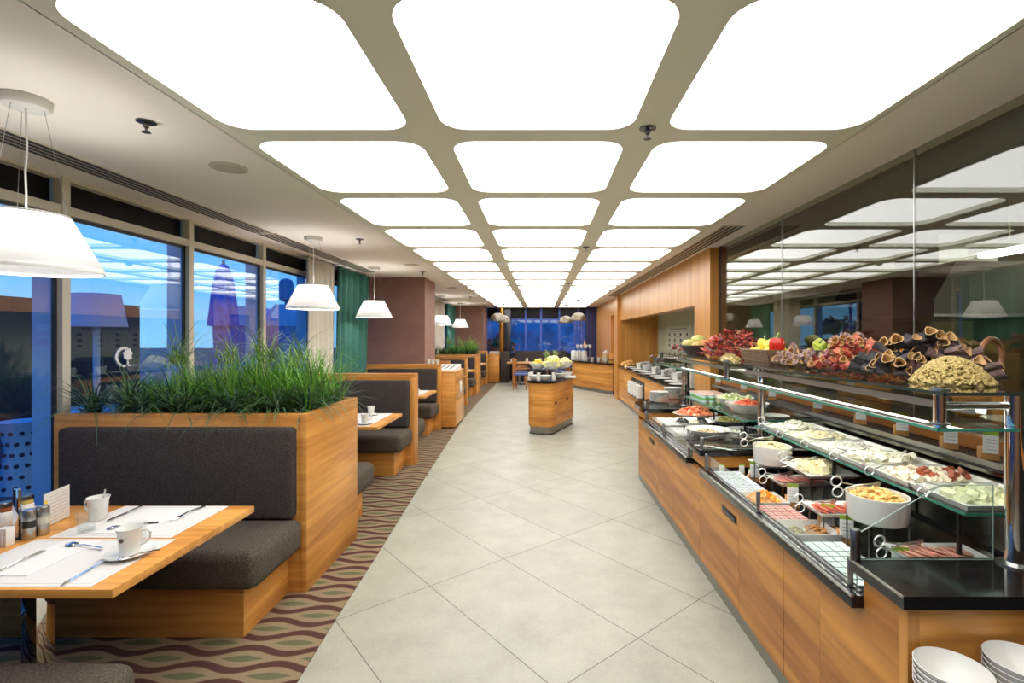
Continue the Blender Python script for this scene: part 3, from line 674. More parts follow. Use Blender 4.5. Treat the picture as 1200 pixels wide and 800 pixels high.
for x, y, l_ in ((-1.96,3.05,'round ceiling speaker grille nearest the camera'), (-1.92,7.2,'round ceiling grille above the third table'), (-1.94,10.6,'far round ceiling grille')):
    t = T('ceiling_speaker', l_, 'speaker', 'round ceiling grilles'); part('rim', MB().lathe([(.09,0),(.105,0),(.105,-.008),(.09,-.008),(.09,0)], (x,y,HC), 32, cap=False), MT['cream'], t); part('grille', MB().lathe([(1e-5,0),(.091,0),(.091,-.006),(1e-5,-.006)], (x,y,HC), 32), spk, t)
t = T('smoke_detector', 'white smoke detector on the left rib of the panel grid', 'smoke detector')
part('base', MB().lathe([(1e-5,0),(.06,0),(.06,-.015),(1e-5,-.015)], (-.565,6.9,zf), 24), MT['white2'], t); part('sensor', MB().lathe([(.045,-.015),(.04,-.04),(.02,-.05),(1e-5,-.05)], (-.565,6.9,zf), 20), MT['white2'], t)
# ================================================================ plants
def blade(mb, base, az, L_, w, lean, droop, n=5):
    x, y, z = base; pts = []; th = lean; d = L_/n; px, pz = 0, 0
    for k in range(n+1):
        pts.append((px, pz)); px += d*math.sin(th); pz += d*math.cos(th); th += droop/n
    ca, sa = math.cos(az), math.sin(az); vs = []; fs = []
    for k, (r, zz) in enumerate(pts):
        ww = w*(1-(k/n)**1.6)*.5 + .0004
        vs += [(x+ca*r-sa*ww, y+sa*r+ca*ww, z+zz), (x+ca*r+sa*ww, y+sa*r-ca*ww, z+zz)]
    for k in range(n): fs.append((2*k, 2*k+1, 2*k+3, 2*k+2))
    mb.add(vs, fs)
def spider(mb, x, y, z, n, L_, w, r_):
    for i in range(n): blade(mb, (x+r_.gauss(0,.012), y+r_.gauss(0,.012), z), r_.uniform(0,2*PI), L_*r_.uniform(.6,1.1), w, r_.uniform(.25,1.2), r_.uniform(.7,1.9))
def planting(x0, x1, y0, y1, z, pref, dense, tufts, fountain):
    r_ = random.Random(int(y0*10)); m = MB(); xm = (x0+x1)/2
    for i in range(dense):
        x, y = r_.uniform(x0+.15, x1), r_.uniform(y0+.14, y1-.03); ed = min(1, max(0, (x-x0)/.9))
        blade(m, (x, y, z), r_.uniform(0,2*PI), r_.uniform(.30,.50)*(.4+.6*ed)+.04, r_.uniform(.006,.011), r_.uniform(0,.5), r_.uniform(.2,1.3), 4)
    solo('dense_grass', m, MT['leafb'], 'dense bright green grass filling the middle of the %s planter' % pref, 'grass', kind='stuff')
    n = tufts
    for i in range(n):
        m = MB(); x = x0+.05+(x1-x0-.08)*i/(n-1); back = i % 2
        spider(m, x, y0+.10+(.09 if back else 0), z+.03, 80, .46, .0105, r_)
        solo('spider_plant', m, MT['leaf'] if i % 3 else MT['leafd'], 'arching leaf tuft at the front rim of the %s planter, %s from the window' % (pref, ORD[i]), 'plant', 'arching tufts in the %s planter' % pref)
    for i in range(4):
        m = MB(); y = y0+.16+(y1-y0-.26)*i/3; spider(m, x1-.05, y, z+.02, 54, .36, .009, r_)
        solo('spider_plant', m, MT['leaf'], 'arching leaf tuft along the aisle end of the %s planter, %s from the front' % (pref, ORD[i]), 'plant', 'arching tufts in the %s planter' % pref)
    for i, (fx, fy, fh) in enumerate(fountain):
        m = MB(); x = x0+(x1-x0)*fx; y = y0+(y1-y0)*fy
        for k in range(7): m.tube([(x+r_.gauss(0,.012), y+r_.gauss(0,.012), z), (x+r_.gauss(0,.03), y+r_.gauss(0,.03), z+fh*.8)], .0022, 4)
        for k in range(70): blade(m, (x+r_.gauss(0,.04), y+r_.gauss(0,.04), z+fh*.62+r_.uniform(0,.08)), r_.uniform(0,2*PI), r_.uniform(.22,.52), .006, r_.uniform(.25,1.2), r_.uniform(1.0,2.2), 7)
        for k in range(7): blade(m, (x+r_.gauss(0,.03), y+r_.gauss(0,.03), z+fh*.7), r_.uniform(0,2*PI), r_.uniform(.3,.42), .003, r_.uniform(.0,.35), r_.uniform(.2,1.2), 6)
        solo('papyrus_grass', m, MT['leafl'], 'tall fountain shaped papyrus in the %s planter, %s from the window' % (pref, ORD[i]), 'plant', 'papyrus in the %s planter' % pref)
planting(-3.02, -1.56, 3.12, 3.87, 1.07, 'near', 1700, 10, [(.30,.45,.52),(.50,.6,.53),(.70,.55,.56),(.88,.5,.50)])
planting(-3.02, -1.86, 13.45, 14.2, 1.065, 'far', 800, 7, [(.35,.5,.5),(.6,.5,.52),(.85,.5,.5)])
# ================================================================ curtains
def curtain(name, x, y0, y1, m, lab, amp, n, swag=0):
    mb = MB(); K = 80; zs = [0.02, .6, 1.2, 1.8, 2.3, HC-.03]; vs = []
    for z in zs:
        for i in range(K+1):
            t_ = i/K; y = y0+(y1-y0)*t_ + swag*(1-z/HC)*.35
            vs.append((x+amp*math.sin(2*PI*n*t_+.3*z)+.3*amp*math.sin(5.1*n*t_), y, z))
    fs = [(k*(K+1)+i, k*(K+1)+i+1, (k+1)*(K+1)+i+1, (k+1)*(K+1)+i) for k in range(len(zs)-1) for i in range(K)]
    mb.add(vs, fs); o = solo(name, mb, m, lab, 'curtain', smooth=0)
    o.data.shade_smooth(); md = o.modifiers.new('thickness', 'SOLIDIFY'); md.thickness = .004
sheer = mat('sheer_curtain', S(226,222,212), .9)
curtain('sheer_curtain', -3.04, 6.30, 7.10, sheer, 'cream sheer curtain beside the last near window', .03, 6)
curtain('teal_curtain', -3.0, 7.12, 8.35, MT['curtain'], 'teal drape hanging beside the brown pillar', .05, 5, -.35)
curtain('sheer_curtain', -3.04, 13.6, 15.2, sheer, 'cream sheer curtain beyond the brown pillar', .03, 6)
curtain('teal_curtain', -3.0, 15.3, 16.7, MT['curtain'], 'teal drape beside the far pillar', .05, 5, -.2)
# ---- emblem on glass: a C with a tree
t = T('window_emblem', 'white emblem of a letter C holding a tree on the window glass', 'logo sticker')
wm = mat('emblem_white', S(232,230,238), .6)
yc, zc_ = 3.745, 1.462; pts = []; xe = XW-.004
def ring(mb, a0, a1, R0, w0, n=24):
    o_, i_ = [], []
    for k in range(n+1):
        a = math.radians(a0+(a1-a0)*k/n); tt = k/n; ww = w0*(.35+.65*math.sin(PI*min(1, .12+tt*.8)))
        o_.append((yc-.012+R0*math.cos(a), zc_+R0*math.sin(a))); i_.append((yc-.012+(R0-ww)*math.cos(a), zc_+(R0-ww)*math.sin(a)))
    mb.prism(o_+i_[::-1], xe, xe+.002, 'x')
m = MB(); ring(m, 62, 300, .078, .024); part('letter', m, wm, t)
m = MB()
out_ = []
for k in range(56):
    w_ = 2*PI*k/56; rr = .040*(1+.10*math.sin(7*w_)+.05*math.sin(11*w_+1)); out_.append((yc+.022+rr*1.0*math.cos(w_), zc_+.018+rr*1.15*math.sin(w_)))
m.prism(out_, xe, xe+.002, 'x')
m.prism([(yc+.012, zc_-.062),(yc+.032, zc_-.062),(yc+.027, zc_-.024),(yc+.017, zc_-.024)], xe, xe+.002, 'x'); m.prism([(yc-.005, zc_-.076),(yc+.055, zc_-.072),(yc+.05, zc_-.0625),(yc, zc_-.0625)], xe, xe+.002, 'x')
part('tree', m, wm, t)
# ================================================================ OUTSIDE
struct('terrace', MB().box(-60, -30, -.15, -3.32, 70, -.05), mat('terrace_dark', S(70,72,84), .6), 'dark terrace paving outside the windows', 'terrace')
struct('terrace', MB().box(-3.3, YFAR+.2, -.15, 40, 70, -.05), mat('terrace_dark2', S(60,62,76), .6), 'dark ground beyond the far windows', 'terrace')
spot_m = mat('pale_blue_plastic', S(150,196,224), .5); hole = mat('dark_hole', S(30,40,70), .8)
def stool(x, y, lab, hgt=.76, rt=.2, rw=.14, rb=.19):
    t = T('spotted_stool', lab, 'stool', 'spotted terrace stools'); prof = [(rb,0),(rb*.95,.1),(rw,hgt*.6),(rt*.85,hgt*.9),(rt,hgt),(rt-.02,hgt),(rt-.04,hgt-.03),(1e-5,hgt-.03)]
    part('shell', MB().lathe(prof, (x,y,-.05), 32), spot_m, t)
    m = MB()
    for i in range(6):
        z = .07+i*.115; q = z; r = None
        for k in range(len(prof)-1):
            if prof[k][1] <= z <= prof[k+1][1]: r = prof[k][0]+(prof[k+1][0]-prof[k][0])*(z-prof[k][1])/(prof[k+1][1]-prof[k][1]+1e-9); break
        for j in range(12):
            a = 2*PI*(j+.5*(i%2))/12; M = Matrix.Translation(Vector((x+r*math.cos(a), y+r*math.sin(a), z-.05))) @ Matrix.Rotation(a,4,'Z') @ Matrix.Rotation(PI/2,4,'Y')
            m.lathe([(1e-5,-.004),(.021,-.004),(.021,.006),(1e-5,.006)], n=12, M=M)
    part('spot_pattern', m, hole, t)
stool(-5.6, 5.25, 'pale blue spotted stool outside at the left photo edge'); stool(-5.05, 5.5, 'pale blue spotted stool outside, partly hidden by the charcoal backrest', .86, .34, .2, .2)
t = T('outdoor_floor_lamp', 'tall outdoor lamp with a big tapered shade on the terrace', 'floor lamp')
ol = mat('outdoor_shade', S(200,196,226), .7); x, y = -4.62, 5.05
part('shade', MB().lathe([(.255,1.72),(.20,2.055),(.19,2.06),(1e-5,2.06)], (x,y,0), 32, cap=False), ol, t); part('pole', MB().cyl((x,y,-.02),(x,y,2.05),.03), mat('lamp_pole', S(170,196,226), .5), t); part('base', MB().lathe([(1e-5,-.05),(.2,-.05),(.2,-.02),(1e-5,-.02)], (x,y,0), 24), MT['white2'], t)
t = T('closed_parasol', 'folded dark blue parasol standing on the terrace', 'parasol'); x, y = Xat(262, 10.7), 10.7
pc = mat('parasol_cloth', S(60,142,226), .85, vary=.2, vscale=5); m = MB(); K = 40; vs = []; zs = [(.9,.15),(1.5,.16),(1.84,.17),(1.845,.25),(2.0,.25),(2.4,.21),(2.8,.165),(3.05,.12),(3.18,.07),(3.22,.02)]
for z, r in zs:
    for i in range(K): a = 2*PI*i/K; rr = r*(1+.22*math.sin(8*a+z)); vs.append((x+rr*math.cos(a), y+rr*math.sin(a), z))
m.add(vs, [(k*K+i, k*K+(i+1)%K, (k+1)*K+(i+1)%K, (k+1)*K+i) for k in range(len(zs)-1) for i in range(K)])
part('canopy', m, pc, t); part('pole', MB().cyl((x,y,-.05),(x,y,3.3),.03), MT['dsteel'], t)
part('base', MB().box(x-.3,y-.3,-.05,x+.3,y+.3,.02), MT['dsteel'], t)
tent_m = mat('marquee_cloth', S(150,190,232), .8)
for (pa, pb, Y_, top, lb) in ((268, 294, 15.0, 2.55, 'pale blue marquee seen behind the folded parasol'), (306, 354, 15.6, 2.65, 'pale blue marquee seen through the last window')):
    x0, x1 = Xat(pa, Y_), Xat(pb, Y_); t = T('marquee', lb, 'marquee', 'terrace marquees')
    m = MB(); cx_, cy_ = (x0+x1)/2, Y_+1.2; m.prism([(x0,-.05+2.0),(x0,2.15),((x0+x1)/2-.2,top),((x0+x1)/2+.2,top),(x1,2.15),(x1,1.95)], Y_, Y_+2.4, 'y'); part('roof_cloth', m, tent_m, t)
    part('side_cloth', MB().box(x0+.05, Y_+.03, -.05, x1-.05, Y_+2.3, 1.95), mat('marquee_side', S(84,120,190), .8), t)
t = T('water_tank', 'round water tank on a post rising above the trees', 'water tank'); Y_ = 38; x = Xat(335.5, Y_); tkm = mat('tank_blue', S(60,110,170), .6)
part('tank', MB().lathe([(.1,4.3),(.5,4.5),(.52,5.7),(.42,6.0),(.15,6.12),(1e-5,6.12)], (x,Y_,0), 24), tkm, t); part('post', MB().cyl((x,Y_,-.05),(x,Y_,4.35),.12), tkm, t)
trm = mat('tree_crown', S(40,58,50), .9, vary=.4, vscale=3)
def tree(x, y, r, hgt, lab, sd):
    t = T('tree', lab, 'tree', 'dark trees outside'); q = random.Random(sd); m = MB()
    for k in range(60): m.ball((x+q.gauss(0,r*.55), y+q.gauss(0,r*.55), hgt-r*.9+q.gauss(0,r*.35)), r*q.uniform(.14,.32), n=8, m=5, noise=.25, rg=q)
    part('crown', m, trm, t, smooth=0); part('trunk', MB().cyl((x,y,-.05),(x,y,hgt-r*.6),.12,.08), MT['soil'], t)
for i, (px, Y_, r, hg) in enumerate(((284,36,1.0,3.5),(309,40,.9,3.4),(352,40,.9,3.3))):
    tree(Xat(px, Y_), Y_, r, hg, ('dark tree right of the folded parasol', 'dark tree below the water tank', 'dark tree right of the water tank')[i], i)
for i, X_ in enumerate((-1.9,)): tree(X_, 21.5+.6*(i%2), .55, 1.7+.3*(i%2), 'dark tree beyond the far windows, %s from the left' % ORD[i], 20+i)

struct('terrace_wall', MB().box(-9.3, -6, -.05, -9, 10.9, 2.3), mat('terrace_timber', S(74,50,42), .6), 'dark timber terrace wall outside the near windows', 'wall')
struct('terrace_wall', MB().box(-6, 25, -.05, 12, 25.3, 3.4), mat('terrace_render', S(66,150,190), .8, vary=.5, vscale=1.6), 'blue lit garden wall beyond the far windows', 'wall')
# ================================================================ RIGHT: buffet counter
DK, ST = .70, .855
WB = woodh('oak_buffet', S(152,92,36), S(216,150,70), .42, .36, .75)
def cabinet(y0, y1, lab, doors, handle=None, ztop=.69, xf=1.10):
    t = T('buffet_cabinet', lab, 'cabinet', 'oak cabinets under the buffet')
    part('carcass', MB().box(xf+.022, y0+.001, .08, 2.09, y1-.001, ztop), MT['woody'], t)
    part('kickplate', MB().box(xf+.012, y0, 0, xf+.03, y1, .08), MT['kick'], t)
    for i in range(len(doors)-1):
        a, b = doors[i]+.0015, doors[i+1]-.0015
        d = part('door', MB().box(xf, a, .08, xf+.021, b, ztop-.002, .0015, 1), WB, t)
        if handle is not None and a < handle < b:
            hd = part('handle', MB().box(xf-.003, handle-.11, .555, xf+.001, handle+.11, .60, .002), MT['blackmat'], d)
            part('grip', MB().box(xf-.009, handle-.095, .572, xf-.003, handle+.095, .584), MT['dsteel'], t)
cabinet(1.92, 2.71, 'oak buffet cabinet nearest the camera, two plain doors', [1.92, 2.209, 2.71])
cabinet(2.71, 3.38, 'oak buffet cabinet with the long dark handle below the orange tray', [2.71, 3.38], 2.85)
cabinet(3.38, 4.583, 'oak buffet cabinet below the raised black step, two doors', [3.38, 4.063, 4.583])
cabinet(4.583, 5.48, 'far oak buffet cabinet with a small dark handle', [4.583, 5.48], 4.86)
# near end unit: open shelf with bowls
t = T('end_cabinet', 'oak end unit of the buffet behind the white bowl stacks', 'cabinet')
part('front_panel', MB().box(1.10, 1.50, .08, 1.121, 1.92, .689), WB, t); part('front_upper', MB().box(1.10, 1.50, .689, 1.121, 1.66, .815), WB, t)
part('corner_post', MB().box(1.10, 1.46, .0, 1.135, 1.499, .815), MT['woodz'], t); part('end_panel', MB().box(1.1362, 1.463, .08, 2.09, 1.485, .815), MT['woodh'], t)
part('carcass', MB().box(1.123, 1.486, .08, 2.09, 1.918, .68), MT['woody'], t); part('kickplate', MB().box(1.136, 1.486, 0, 2.07, 1.90, .08), MT['kick'], t)
t = T('bowl_rack', 'low steel rack carrying white bowls against the buffet end', 'rack')
part('shelf', MB().box(1.00, 1.22, .545, 1.95, 1.455, .56), MT['steel'], t)
for x in (1.01, 1.93):
    for y in (1.23, 1.44): part('leg', MB().cyl((x,y,0),(x,y,.545),.009), MT['steel'], t)
# worktop
t = T('buffet_worktop', 'long black stone buffet top with sunken cold wells and a front ledge', 'worktop')
part('near_slab', MB().prism([(1.065,1.43),(2.095,1.43),(2.095,1.68),(1.065,1.68)], .815, ST), MT['black'], t)
part('step_slab', MB().box(1.065, 3.27, .815, 2.095, 3.56, ST, .002), MT['black'], t)
part('far_slab', MB().prism([(1.07,5.12),(2.0,5.12),(2.0,6.5),(1.74,6.5),(1.22,5.86),(1.10,5.70),(1.065,5.56)], .815, ST), MT['black'], t)
part('step_base', MB().box(1.10, 3.29, .735, 2.09, 3.54, .815), WB, t); part('far_block', MB().box(1.10, 5.14, .735, 1.99, 5.482, .815), WB, t); part('near_block', MB().box(1.125, 1.49, .69, 2.09, 1.67, .815), MT['blackmat'], t)
part('cold_deck', MB().box(1.128, 1.68, .690, 2.095, 3.285, DK), MT['deck'], t); part('cold_deck', MB().box(1.128, 3.545, .690, 2.095, 5.135, DK), MT['deck'], t); part('step_under', MB().box(1.128, 3.286, .690, 2.095, 3.544, .735), MT['deck'], t)
for y0, y1 in ((1.66,3.27),(3.56,5.14)):
    part('ledge', MB().box(1.058, y0, .692, 1.126, y1, .735, .002), MT['black'], t)
    part('ledge_trim', MB().box(1.056, y0, .730, 1.066, y1, .7375), MT['steel'], t)
    part('rail', MB().box(1.097, y0+.02, .7352, 1.107, y1-.02, .742), MT['steel'], t)
part('slab_trim', MB().box(1.061, 1.43, .850, 1.066, 1.68, .857), MT['steel'], t)
t = T('corner_cabinet', 'angled oak cabinet under the far black slab beside the niche', 'cabinet'); pf = [(1.10,5.482),(1.99,5.482),(1.99,6.46),(1.75,6.46),(1.25,5.82),(1.13,5.66)]
part('body', MB().prism(pf, .08, .814), WB, t); part('kickplate', MB().prism([(a_+.012, b_) for a_, b_ in pf[:1]]+pf[1:], 0, .08), MT['kick'], t)
# glass guards
def pane(name, lab, pts, t0, t1, ax, edges=True):
    t = T(name, lab, 'glass guard', 'low glass guards on the buffet'); part('pane', MB().prism(pts, t0, t1, ax), MT['shelfglass'], t); 
    m = MB(); n = len(pts)
    for i in range(n):
        a, b = Vector(pts[i]), Vector(pts[(i+1) % n]); mid = (t0+t1)/2
        q = (lambda p: (mid, p[0], p[1])) if ax == 'x' else (lambda p: (p[0], mid, p[1]))
        if a.y < ST+.001 and b.y < ST+.001 and abs(a.y-b.y) < 1e-6 : continue
        m.tube([q(a), q(b)], .0015, 4)
    part('glass_edge', m, MT['gline'], t); return t
def post(x, y, z0, z1, t, r=.014): part('post', MB().lathe([(r,0),(r,z1-z0-.004),(r*.8,z1-z0),(1e-5,z1-z0)], (x,y,z0), 16), MT['steel'] if r < .015 else MT['dsteel'], t)
t = pane('glass_guard', 'long low glass guard in front of the little butter and jam packs', [(1.70,.742),(3.24,.742),(3.24,.835),(1.70,.835)], 1.100, 1.105, 'x')
for y in (1.72, 2.45, 3.22): post(1.092, y, .7375, .842, t, .010)
t = pane('glass_guard', 'low glass guard in front of the long white trays', [(3.58,.742),(5.10,.742),(5.10,.835),(3.58,.835)], 1.100, 1.105, 'x')
for y in (3.60, 4.35, 5.08): post(1.092, y, .7375, .842, t, .010)
t = pane('glass_guard', 'sloping glass guard at the near end of the buffet beside the chrome post', [(1.09,ST+.002),(1.09,.95),(1.37,1.112),(1.545,1.112),(1.545,ST+.002)], 1.660, 1.668, 'y')
post(1.074, 1.664, ST, .962, t, .016)
t = pane('glass_guard', 'short glass guard on the black step between the cold wells', [(1.10,ST+.002),(1.10,.93),(1.20,.95),(1.54,.95),(1.54,ST+.002)], 3.30, 3.306, 'y')
post(1.088, 3.303, ST, .935, t, .012); post(1.082, 3.53, ST, .935, t, .012)
t = pane('glass_guard', 'glass guard at the far end of the buffet by the plate stacks', [(1.12,ST+.002),(1.12,.92),(1.36,1.01),(1.54,1.01),(1.54,ST+.002)], 5.16, 5.166, 'y')
post(1.10, 5.163, ST, .93, t, .012)
# ---- posts and arms
for (y, z0, lb) in ((1.63, ST, 'near chrome post carrying the glass shelves'), (3.50, ST, 'middle chrome post carrying the glass shelves'), (5.40, ST, 'far chrome post carrying the glass shelves')):
    t = T('shelf_post', lb, 'post', 'chrome posts of the buffet shelves')
    part('upright', MB().cyl((1.585,y,z0),(1.585,y,1.428),.0265,n=24), MT['chrome'], t)
    part('base_flange', MB().lathe([(1e-5,0),(.048,0),(.048,.006),(.03,.012),(1e-5,.012)], (1.585,y,z0), 24), MT['steel'], t)
    part('arm', MB().cyl((1.335,y,1.388),(1.60,y,1.388),.013,n=14), MT['chrome'], t)
    part('spacer', MB().cyl((1.335,y,1.305),(1.335,y,1.452),.0185,n=18), MT['chrome'], t)
    for z in (1.306, 1.326, 1.4255, 1.4415): part('collar', MB().lathe([(1e-5,0),(.030,0),(.030,.0045),(1e-5,.0045)], (1.335,y,z), 20), MT['steel'], t)
MT['gdark'] = mat('dark_glass_edge', S(52,62,58), .1)
def gshelf(lab, x0, x1, y0, y1, z0, z1, em='gedge'):
    t = T('glass_shelf', lab, 'glass shelf', 'buffet glass shelves'); part('pane', MB().box(x0+.002, y0+.002, z0, x1-.002, y1-.002, z1), MT['shelfglass'], t)
    m = MB(); m.box(x0, y0, z0, x0+.0025, y1, z1); m.box(x0, y0, z0, x1, y0+.0025, z1); m.box(x0, y1-.0025, z0, x1, y1, z1); part('glass_edge', m, MT[em], t); return t
gshelf('long glass top shelf carrying the dried peppers and pods', 1.285, 2.085, 1.55, 5.55, 1.430, 1.441, 'gdark')
gshelf('narrow green edged glass sneeze guard shelf below the pepper shelf', 1.285, 1.55, 1.575, 5.52, 1.311, 1.320)
for lab, ya, yb in (('glass shelf under the six white cheese trays', 1.72, 3.42), ('glass shelf under the yogurt pots and salad bowls', 3.62, 5.10)):
    t = gshelf(lab, 1.50, 1.91, ya, yb, .984, .994)
    for y in (ya+.08, (ya+yb)/2, yb-.08):
        part('bracket', MB().box(1.54, y-.006, DK, 1.552, y+.006, .984), MT['blackmat'], t); part('bracket', MB().box(1.86, y-.006, DK, 1.872, y+.006, .984), MT['blackmat'], t)
    bp = MB()
    for k in range(int((yb-ya)/.012/2.2)): bp.box(1.8995, ya+.03+k*.0264, .74, 1.904, ya+.044+k*.0264, .94)
t = T('light_strip', 'slim steel light channel running under the pepper shelf', 'light strip')
part('channel', MB().box(1.482, 1.66, 1.372, 1.518, 5.36, 1.380), MT['blackmat'], t); part('front_lip', MB().box(1.479, 1.66, 1.352, 1.4818, 5.36, 1.380), MT['steel'], t); part('rear_lip', MB().box(1.5182, 1.66, 1.352, 1.521, 5.36, 1.380), MT['steel'], t)
part('glowing_diffuser', MB().box(1.484, 1.67, 1.365, 1.516, 5.35, 1.3715), emis('strip_glow', (1,.95,.82,1), 27), t)
for y in (1.8, 3.4, 5.2): part('clip', MB().box(1.495, y-.01, 1.380, 1.505, y+.01, 1.43), MT['steel'], t)
t = T('back_panel', 'dark mirrored panel behind the cheese trays', 'panel'); part('mirror', MB().box(1.925, 1.72, .72, 1.929, 5.08, 1.045), mat('mirror_dark', S(150,148,136), .12, 1), t); part('backing', MB().box(1.9292, 1.72, DK, 1.938, 5.08, 1.05), MT['blackmat'], t)
# vent grille behind the wells
t = T('vent_grille', 'black louvred grille at the back of the cold wells', 'grille'); part('plate', MB().box(2.06, 1.72, DK, 2.07, 3.26, .96), MT['blackmat'], t)
for i in range(8):
    m = MB()
    for k in range(9): m.box(2.055, 1.80+i*.18, .74+k*.022, 2.061, 1.92+i*.18, .746+k*.022)
    part('louvre_group', m, MT['steel'], t)
# rear ledge
t = T('rear_ledge', 'black ledge with a steel lip carrying the wooden label blocks', 'ledge'); part('board', MB().box(1.95, 1.70, 1.055, 2.088, 5.55, 1.072), MT['blackmat'], t); part('lip', MB().box(1.944, 1.70, 1.052, 1.950, 5.55, 1.078), MT['steel'], t)
for y in (1.8, 3.0, 4.2, 5.08): part('support', MB().box(2.03, y-.006, DK, 2.045, y+.006, 1.055), MT['blackmat'], t)
# ---- label cards
tx = mat('card_text', S(170,170,165), .8); cw = mat('card_white', S(246,246,242), .7)
ct = T('label_card', 'x', 'label', 'food label cards on wooden blocks', loc=(0,0,0))
part('block', MB().box(-.024, -.022, 0, .024, .022, .038, .001), MT['tanwood'], ct)
part('card', MB().box(-.020, -.0255, .022, .020, -.0235, .082), cw, ct); part('green_strip', MB().box(-.020, -.0257, .082, .020, -.0233, .096), MT['cardg'], ct)
m = MB()
for k in range(4): m.box(-.014, -.0261, .034+k*.011, .014, -.0255, .0355+k*.011)
part('text_line', m, tx, ct)
card = Rep(ct)
for i, px in enumerate((1158,1112,1056,1008,958,905,872,842)):
    card.put((2.0, Yat(px, 2.0), 1.0725), math.radians(-28), 'white and green label card on the rear ledge, %s from the near end' % ORD[i], None, 1.35)
# ---- packs
def pack_proto(name, lid, cup_c, s=.037, hgt=.03, cat='butter pack', mark=None):
    t = T(name, 'x', cat, loc=(0,0,0)); b = s/2
    part('tub', MB().add([(-b*.8,-b*.8,0),(b*.8,-b*.8,0),(b*.8,b*.8,0),(-b*.8,b*.8,0),(-b,-b,hgt),(b,-b,hgt),(b,b,hgt),(-b,b,hgt)], [(3,2,1,0),(4,5,6,7),(0,1,5,4),(1,2,6,5),(2,3,7,6),(3,0,4,7)]), cup_c, t)
    part('foil_lid', MB().box(-b*1.06,-b*1.06,hgt,b*1.06,b*1.06,hgt+.002), lid, t)
    if mark: part('lid_print', MB().box(-b*.7,-b*.25,hgt+.002,b*.7,b*.3,hgt+.0024), mark, t)
    return Rep(t)
tubc = mat('tub_white', S(214,220,218), .35); bl = mat('print_blue', S(120,150,196), .5)
def packs(rep, x0, y0, nx, ny, dx, dy, z, what, grp):
    for j in range(ny):
        for i in range(nx): rep.put((x0+i*dx, y0+j*dy, z), 0, '%s, %s row from the near end, %s from the glass' % (what, ORD[j], ORD[i]), grp)
packs(pack_proto('butter_pack', mat('lid_white', S(236,238,236), .4), tubc, mark=bl), 1.145, 2.80, 4, 9, .045, .048, DK+.0, 'white and blue butter pack', 'white and blue butter packs')
packs(pack_proto('jam_pack', mat('lid_pink', S(232,170,160), .35), mat('tub_jam', S(186,90,80), .3), mark=mat('print_red', S(200,90,84), .4)), 1.145, 2.345, 4, 5, .045, .047, DK, 'pink foil jam pack', 'pink jam packs')
packs(pack_proto('cheese_pack', mat('lid_mint', S(226,240,234), .35), mat('tub_mint', S(190,216,206), .35)), 1.145, 1.755, 4, 8, .045, .047, DK, 'pale mint cream cheese pack', 'pale mint cheese packs')
def tray(x0, y0, x1, y1, z, lab, hgt=.035, name='white_dish', cat='dish', fl=.012, m='white', loc=None):
    mb = MB(); o_ = [(x0,y0),(x1,y0),(x1,y1),(x0,y1)]; i_ = [(x0+fl,y0+fl),(x1-fl,y0+fl),(x1-fl,y1-fl),(x0+fl,y1-fl)]; w = .004
    lo = [(x0+fl*.8,y0+fl*.8),(x1-fl*.8,y0+fl*.8),(x1-fl*.8,y1-fl*.8),(x0+fl*.8,y1-fl*.8)]
    vs = [(p[0],p[1],z) for p in lo]+[(p[0],p[1],z+hgt) for p in o_]+[(p[0]+(w if k in (0,3) else -w),p[1]+(w if k in (0,1) else -w),z+hgt) for k, p in enumerate(o_)]+[(p[0],p[1],z+.005) for p in i_]
    fs = [(3,2,1,0),(12,13,14,15)]
    for a in (0,4,8):
        for k in range(4): fs.append((a+k,a+(k+1)%4,a+4+(k+1)%4,a+4+k))
    mb.add(vs, fs); return solo(name, mb, MT[m], lab, cat, 'white serving dishes')
# ---- piles of small food
def pile(name, lab, m, cx, cy, z, rx, ry, hgt, n, size, kind='cube', seed=1, cat='food', rz=0, core=True):
    q = random.Random(seed); mb = MB()
    if core: mb.lathe([(1,0),(.9,.3),(.6,.65),(.25,.85),(1e-5,.9)], (0,0,0), 16, M=Matrix.Translation(Vector((cx,cy,z))) @ Matrix.Rotation(rz,4,'Z') @ Matrix.Diagonal((rx*.92,ry*.92,hgt*.8,1)))
    for k in range(n):
        a = q.uniform(0,2*PI); r = math.sqrt(q.random())*.97; hh = hgt*max(0, 1-r**2)*.92
        p = Matrix.Rotation(rz,4,'Z') @ Vector((rx*r*math.cos(a), ry*r*math.sin(a), 0)); s_ = size*q.uniform(.7,1.2)
        c_ = (cx+p.x, cy+p.y, z+max(hh, size*.45))
        M = TRS(c_, q.uniform(0,2*PI), q.uniform(-.7,.7), q.uniform(-.7,.7))
        if kind == 'cube': mb.box(-s_/2,-s_/2,-s_/2,s_/2,s_/2,s_/2, M=M)
        elif kind == 'slice': mb.box(-s_/2,-s_/3,-s_*.08,s_/2,s_/3,s_*.08, M=M)
        elif kind == 'stick': mb.box(-s_*.8,-s_*.16,-s_*.16,s_*.8,s_*.16,s_*.16, M=M)
        elif kind == 'ball': mb.ball((0,0,0), s_*.5, 1, .85, .85, 8, 5, M=M)
        else: mb.ball((0,0,0), s_*.5, 1.2, .8, .5, 7, 4, M=M, noise=.25, rg=q)
    return solo(name, mb, m, lab, cat, kind='stuff', smooth=40 if kind in ('ball',) else 30)
def fm(name, r, g, b, rough=.45, vary=.22, vs=60): return mat(name, S(r,g,b), rough, vary=vary, vscale=vs)
